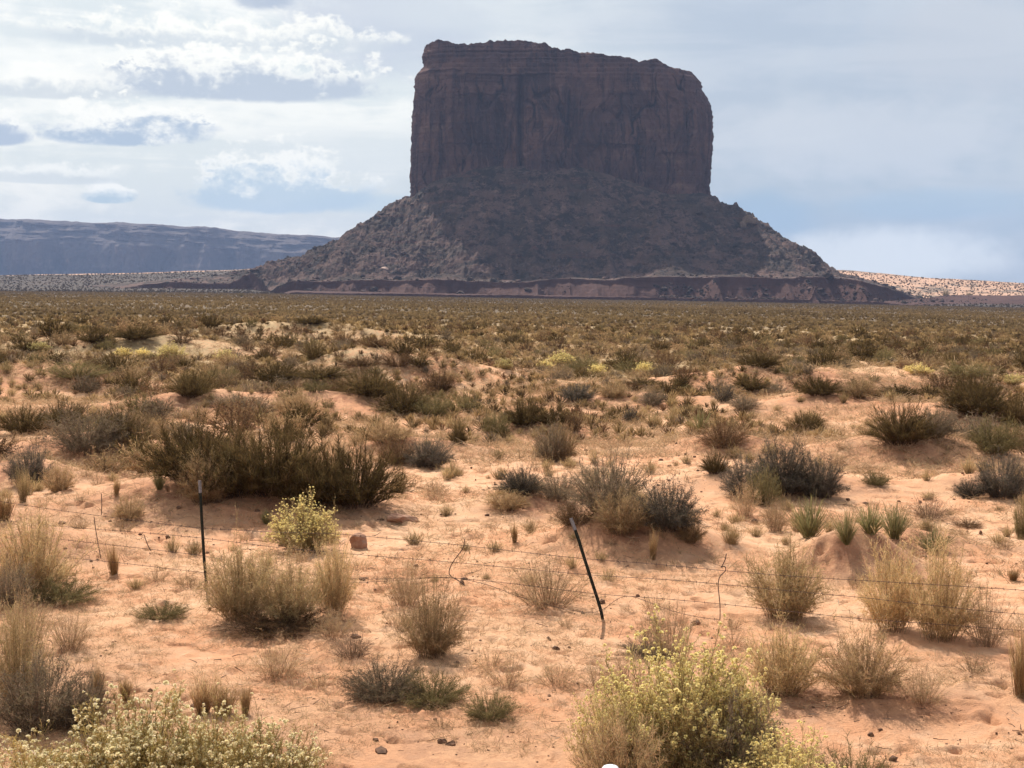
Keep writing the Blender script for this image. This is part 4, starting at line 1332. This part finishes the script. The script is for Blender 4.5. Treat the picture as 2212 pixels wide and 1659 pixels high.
# ------------------------------------------------------------------ far scrub, ground litter: masses nobody could count
def scrub_mass(name, label, zones, seed):
    rng = np.random.default_rng(seed)
    PAL = np.array([[.115, .085, .042], [.085, .062, .034], [.26, .195, .10], [.34, .26, .135], [.22, .165, .09], [.16, .13, .095], [.16, .10, .06]])
    WT = np.array([.14, .10, .24, .24, .16, .05, .07])
    parts = []
    for (d0, d1, n, nb, size, wdt) in zones:
        d = np.sqrt(rng.uniform(d0 ** 2, d1 ** 2, n)); az = rng.uniform(-.46, .46, n)
        x = d * np.sin(az); y = d * np.cos(az)
        dens = vnoise(x / 14, y / 14, 160) * .5 + vnoise(x / 5, y / 5, 161) * .5
        dens = dens * .75 + vnoise(x / 45, y / 90, 162) * .25
        ok = dens > (.495 - .12 * sstep(50, 90, d) - .2 * sstep(90, 300, d))
        if d0 > 1000:
            tz = talus_z(x, y)[0]
            ok &= tz < ground_z(x, y) + .3
        if d1 < 400:
            for (a, b, c) in taken:
                ok &= (x - a) ** 2 + (y - b) ** 2 > (c * .8) ** 2
        x, y, d = x[ok], y[ok], d[ok]; n = len(x)
        z = ground_z(x, y)
        sz = size * rng.uniform(.5, 1.4, n)
        pal = PAL[rng.choice(len(PAL), n, p=WT / WT.sum())] * (1 + rng.normal(0, .15, (n, 1)))
        # patches of one kind
        pt = vnoise(x / 30, y / 30, 163)[:, None]
        pal = pal * (0.80 + .45 * pt)
        m_ = .55 * sstep(110, 320, d)[:, None]
        pal = pal * (1 - m_) + m_ * np.array([.225, .17, .092]) * (.72 + .55 * vnoise(x / 70, y / 140, 164)[:, None])
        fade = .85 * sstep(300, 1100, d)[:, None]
        pal = pal * (1 - fade) + fade * (np.where(d[:, None] > 1300, np.array([[.070, .056, .045]]), np.array([[.185, .140, .088]])) * (1 + rng.normal(0, .18, (n, 1))))  # farthest scrub by the butte is coloured darker to stand in for cloud shade
        idx = np.repeat(np.arange(n), nb); m = n * nb
        phi = rng.uniform(0, 6.283, m); th = rng.uniform(0, 1.35, m)
        dr = np.stack([np.sin(th) * np.cos(phi), np.sin(th) * np.sin(phi), np.cos(th) * .85 + .05], -1)
        c = np.stack([x, y, z], -1)[idx]
        s = sz[idx][:, None]
        p0 = c + dr * s * rng.uniform(.05, .5, (m, 1))
        p1 = c + dr * s * rng.uniform(.75, 1.15, (m, 1))
        p1[:, 2] += 0.02
        cc = pal[idx] * (1 + rng.normal(0, .12, (m, 1)))
        parts.append(ribbons(np.stack([p0, p1], 1), (s[:, 0] * wdt), np.clip(cc * .75, .01, 1), np.clip(cc * 1.15, .01, 1), rng, .5))
    v, f, c = join(parts)
    tag(link(name, mesh_from(name, v, f, [M_SCRUB], c)), label, None, None, 'stuff')


scrub_mass('desert_scrub', 'endless low olive and straw coloured scrub covering the plain', [
    (36, 120, 16000, 44, .27, .10),
    (110, 260, 15000, 30, .42, .17),
    (250, 600, 24000, 12, .55, .30),
    (580, 1500, 34000, 6, .75, .5),
    (1500, 2350, 16000, 8, 1.6, .5)], 31)


def litter():
    rng = np.random.default_rng(77)
    parts = []
    # dry grass wisps, single standing blades in loose clumps
    for (d0, d1, n, nb, L, wd, thr) in [(9, 20, 16000, 8, .08, .0036, .49), (20, 34, 9000, 9, .14, .007, .46), (32, 60, 26000, 10, .22, .010, .40), (58, 110, 16000, 10, .28, .02, .34)]:
        d = np.sqrt(rng.uniform(d0 ** 2, d1 ** 2, n)); az = rng.uniform(-.44, .44, n)
        x = d * np.sin(az); y = d * np.cos(az)
        dens = vnoise(x / 3.2, y / 2.2, 170) * .6 + vnoise(x / .9, y / .7, 171) * .4
        ok = dens > thr
        x, y = x[ok], y[ok]; n = len(x)
        z = ground_z(x, y) + fine_z(x, y, np.hypot(x, y))
        idx = np.repeat(np.arange(n), nb); m = n * nb
        c = np.stack([x, y, z], -1)[idx] + rng.normal(0, L * .35, (m, 3)) * np.array([1, 1, 0])
        dr = rng.normal(0, .75, (m, 3)); dr[:, 2] = np.abs(dr[:, 2]) * .7 + .35
        s = L * rng.uniform(.4, 1.4, m)[:, None] * rng.uniform(.5, 1.3, n)[idx][:, None]
        p1 = c + dr * s * .5
        p2 = p1 + (dr * np.array([1.2, 1.2, .5])) * s * .5
        base = np.array([[.58, .43, .27], [.66, .53, .36], [.42, .30, .19], [.38, .31, .19]])[rng.integers(0, 4, n)][idx]
        cc = base * (1 + rng.normal(0, .15, (m, 1)))
        parts.append(ribbons(np.stack([c, p1, p2], 1), wd * rng.uniform(.6, 1.4, m), cc * .8, cc, rng, .3))
    v, f, c = join(parts)
    tag(link('dry_grass', mesh_from('dry_grass', v, f, [M_PLANT], np.clip(c, .01, 1))), 'sparse dry grass wisps growing from the sand', None, None, 'stuff')
    # dead sticks and dark crumbs lying about
    n = 8000
    d = np.sqrt(rng.uniform(9 ** 2, 34 ** 2, n)); az = rng.uniform(-.44, .44, n)
    x = d * np.sin(az); y = d * np.cos(az)
    ok = vnoise(x / 2.2, y / 1.6, 180) > .5
    x, y = x[ok], y[ok]; n = len(x)
    z = ground_z(x, y) + fine_z(x, y, np.hypot(x, y)) + .006
    a = rng.uniform(0, 6.28, n); L = rng.uniform(.02, .20, n)[:, None]
    dr = np.stack([np.cos(a), np.sin(a), rng.normal(0.08, .12, n)], -1)
    p0 = np.stack([x, y, z], -1)
    p1 = p0 + dr * L * .5 + rng.normal(0, .12, (n, 3)) * L * np.array([1, 1, .4]); p2 = p1 + (dr + rng.normal(0, .4, (n, 3)) * np.array([1, 1, .4])) * L * .5
    base = np.array([[.12, .085, .065], [.22, .17, .13], [.42, .36, .28]])[rng.choice(3, n, p=[.5, .35, .15])]
    v, f, c = ribbons(np.stack([p0, p1, p2], 1), rng.uniform(.004, .011, n), base, base, rng, .5)
    tag(link('fallen_twigs', mesh_from('fallen_twigs', v, f, [M_WOOD], c)), 'broken twigs scattered on the near sand', None, None, 'stuff')
    n = 9000
    d = np.sqrt(rng.uniform(9 ** 2, 42 ** 2, n)); az = rng.uniform(-.44, .44, n)
    x = d * np.sin(az); y = d * np.cos(az)
    ok = (vnoise(x / 1.7, y / 1.2, 190) > .52)
    x, y = x[ok], y[ok]; n = len(x)
    s = np.minimum(rng.pareto(2.0, n) * .009 + .007, .06)
    z = ground_z(x, y) + fine_z(x, y, np.hypot(x, y)) + s * .2
    tag(link('clods', merged_rocks('clods', np.stack([x, y, z], -1), s, M_CLOD, 9)), 'small dark clods and pebbles on the sand', None, None, 'stuff')


litter()

# ------------------------------------------------------------------ loose rocks
def place_rock(name, u, v, size, seed, label, tilt=(0, 0, 0), m=M_ROCK):
    p = hit(u, v)
    o = link(name, rock_mesh(name, seed, size, m, 4, .5), None, (p[0], p[1] + size[1] * .5, p[2] + size[2] * .35))
    o.rotation_euler = tilt
    tag(o, label, 'rock')


place_rock('rock', 869, 1131, (.30, .22, .12), 4, 'flat wedge shaped red rock at the right foot of the big dark bushes', (0, .12, .2))
place_rock('rock', 775, 1184, (.185, .16, .17), 12, 'rounded upright brown rock right of the yellow green flowering bush', (.1, .5, .3))
place_rock('rock', 478, 781, (.42, .3, .17), 21, 'pale flat stone in front of a yellow bush at left middle distance', (0, 0, 0), M_ROCK)
place_rock('rock', 890, 1128, (.06, .05, .03), 31, 'small brown stone at the right tip of the flat wedge rock')
place_rock('rock', 955, 1607, (.045, .04, .035), 33, 'small dark stone near the bottom edge left of centre, left of a pair', (0, 0, 0), M_CLOD)
place_rock('rock', 975, 1612, (.06, .04, .035), 35, 'small dark stone near the bottom edge left of centre, right of a pair', (0, 0, 0), M_CLOD)


# ------------------------------------------------------------------ fence
def tube(points, r, sides=6, closed_cap=True, prof=None):
    P = np.asarray(points, float); n = len(P)
    vs = []
    for i in range(n):
        t = unit(P[min(i + 1, n - 1)] - P[max(i - 1, 0)])
        a = unit(np.cross(t, [0.03, 1, 0.1])); b = np.cross(t, a)
        if prof is None:
            for k in range(sides):
                q = 2 * math.pi * k / sides
                vs.append(P[i] + (a * math.cos(q) + b * math.sin(q)) * r)
        else:
            for (pa, pb) in prof: vs.append(P[i] + a * pa + b * pb)
    s = sides if prof is None else len(prof)
    fs = grid_faces(n, s, wrap=True)
    vs = np.array(vs)
    # caps as fans of quads (degenerate-free: use centre points)
    c0, c1 = len(vs), len(vs) + 1
    vs = np.vstack([vs, vs[:s].mean(0), vs[(n - 1) * s:(n) * s].mean(0)])
    caps = []
    for k in range(0, s):
        caps.append([k, (k + 1) % s, c0, c0]); o = (n - 1) * s
        caps.append([o + (k + 1) % s, o + k, c1, c1])
    return vs, fs, np.array(caps)


def tube_mesh(name, items, m):
    vs, fs, off = [], [], 0
    for (v, f, c) in items:
        for q in f: fs.append([int(i) + off for i in q])
        for q in c: fs.append([int(q[0]) + off, int(q[1]) + off, int(q[2]) + off])
        vs.extend(v.tolist()); off += len(v)
    me = bpy.data.meshes.new(name); me.from_pydata(vs, [], fs); me.update()
    me.materials.append(m)
    return me


BL = hit(446, 1262); BR = hit(1302, 1341)
fdir = unit(np.array([BR[0] - BL[0], BR[1] - BL[1], 0]))
fn = np.array([-fdir[1], fdir[0], 0])


def fence_pt(u, v, off=0.0):
    d = ray(u, v)
    o = np.array([0, 0, ZC])
    t = ((BL - o + fn * off) @ fn) / (d @ fn)
    return o + d * t


fence = bpy.data.objects.new('barbed_wire_fence', None)
COL.objects.link(fence)
fence.location = tuple(BL)
tag(fence, 'sagging barbed wire fence on two dark steel posts with white tops', 'fence')
MI = BL


def fpart(name, items, m, parent=fence):
    its = [(v - MI, f, c) for (v, f, c) in items]
    return link(name, tube_mesh(name, its, m), parent)


TEE = [(-.020, -.004), (-.020, .002), (-.004, .002), (-.004, .026), (.004, .026), (.004, .002), (.020, .002), (.020, -.004)]


def smooth_path(pts, n=40):
    P = np.array(pts, float)
    s = np.r_[0, np.cumsum(np.linalg.norm(np.diff(P, axis=0), axis=1))]
    q = np.linspace(0, s[-1], n)
    out = np.stack([np.interp(q, s, P[:, k]) for k in range(3)], -1)
    for _ in range(6):
        out[1:-1] = (out[:-2] + 2 * out[1:-1] + out[2:]) / 4
    return out


def build_post(pix, capfrac, lab):
    P = smooth_path([fence_pt(u, v, 0.03) for u, v in pix], 60)
    root = P[-1] + np.array([0, 0, -.25])
    k = int(60 * capfrac)
    body = np.vstack([P[k:], root])
    o = fpart('post', [tube(body, 0, prof=TEE)], M_POST)
    o['label'] = lab
    # studs down the face
    studs = []
    for i in range(k + 2, 58, 2):
        c = P[i]
        studs.append(tube([c + np.array([0, -.008, -.006]), c + np.array([0, -.012, .006])], .007, 5))
    c = link('studs', tube_mesh('studs', [(v - MI, f, cc) for v, f, cc in studs], M_POST), o)
    cap = link('white_tip', tube_mesh('white_tip', [(lambda r: (r[0] - MI, r[1], r[2]))(tube(P[:k + 1], 0, prof=[(a * 1.08, b * 1.08) for a, b in TEE]))], M_CAP), o)
    return o


build_post([(431, 1038), (434, 1090), (438, 1160), (441, 1210), (446, 1262)], .13, 'upright post')
build_post([(1233, 1119), (1248, 1160), (1262, 1205), (1278, 1255), (1290, 1292), (1300, 1325), (1302, 1341)], .13, 'post leaning to the left, bent near its foot')

WIRES = [
    [(-160, 1062), (0, 1083), (110, 1100), (208, 1113), (320, 1128), (434, 1141), (600, 1150), (735, 1153), (862, 1165), (1003, 1178), (1130, 1193), (1260, 1207), (1350, 1213), (1444, 1221), (1565, 1233), (1715, 1245), (1847, 1253), (2069, 1266), (2212, 1275), (2400, 1290)],
    [(-160, 1110), (35, 1127), (174, 1141), (305, 1150), (437, 1162), (600, 1183), (761, 1197), (973, 1214), (1100, 1226), (1271, 1242), (1444, 1252), (1548, 1261), (1722, 1278), (1847, 1289), (2104, 1318), (2212, 1327), (2400, 1344)],
    [(-160, 1140), (0, 1152), (149, 1167), (295, 1183), (439, 1200), (600, 1232), (769, 1252), (880, 1249), (966, 1247), (1085, 1258), (1285, 1283), (1444, 1294), (1555, 1304), (1652, 1315), (1850, 1336), (2212, 1362), (2400, 1380)],
    [(-160, 1172), (0, 1190), (271, 1217), (438, 1237), (600, 1256), (740, 1260), (860, 1254), (968, 1245), (1048, 1260), (1122, 1290), (1226, 1318), (1297, 1328), (1345, 1278), (1400, 1300), (1444, 1318), (1496, 1332), (1555, 1339)],
]
for wi, pix in enumerate(WIRES):
    P = smooth_path([fence_pt(u, v) for u, v in pix], 150)
    items = [tube(P, .0031, 5)]
    ln = np.r_[0, np.cumsum(np.linalg.norm(np.diff(P, axis=0), axis=1))]
    for s in np.arange(.06, ln[-1], .125):
        c = np.array([np.interp(s, ln, P[:, k]) for k in range(3)])
        for q in range(2):
            a = random.uniform(0, math.pi)
            dv = np.array([.004 * random.uniform(-1, 1), math.cos(a) * .016, math.sin(a) * .016 + .002])
            items.append(tube([c - dv, c + dv], .0020, 4))
    fpart('barbed_wire', items, M_WIRE)
STAYS = [
    [(1003, 1164), (1004, 1176), (1000, 1186), (985, 1204), (971, 1226), (968, 1243), (988, 1252), (1005, 1265)],
    [(1569, 1196), (1567, 1214), (1552, 1232), (1567, 1216), (1572, 1236), (1553, 1241), (1550, 1262), (1554, 1290), (1556, 1318), (1555, 1339)],
    [(203, 1116), (206, 1140), (212, 1175), (218, 1207)],
    [(219, 1066), (220, 1090), (219, 1112)],
    [(311, 1155), (318, 1175), (326, 1190)],
]
for pix in STAYS:
    P = smooth_path([fence_pt(u, v, -.01) for u, v in pix], 34)
    fpart('wire_stay', [tube(P, .0060, 5)], M_WIRE)

# white rounded object just showing on the bottom edge
p = hit(1318, 1800)
prof = [(0.0, .50), (.030, .498), (.055, .488), (.068, .47), (.070, .45), (.066, .43), (.05, .42), (.048, .1), (.048, -.1)]
vs = []
for (r, z) in prof:
    for k in range(24):
        a = 2 * math.pi * k / 24
        vs.append((r * math.cos(a), r * math.sin(a), z))
me = mesh_from('white_marker', vs, grid_faces(len(prof), 24, wrap=True), [M_WHITE], smooth=True)
sc_top = ZC + slope(1653) * p[1]
o = link('white_marker', me, None, (p[0], p[1], sc_top - .50))
tag(o, 'white rounded top of a small marker just showing at the bottom edge', 'marker')
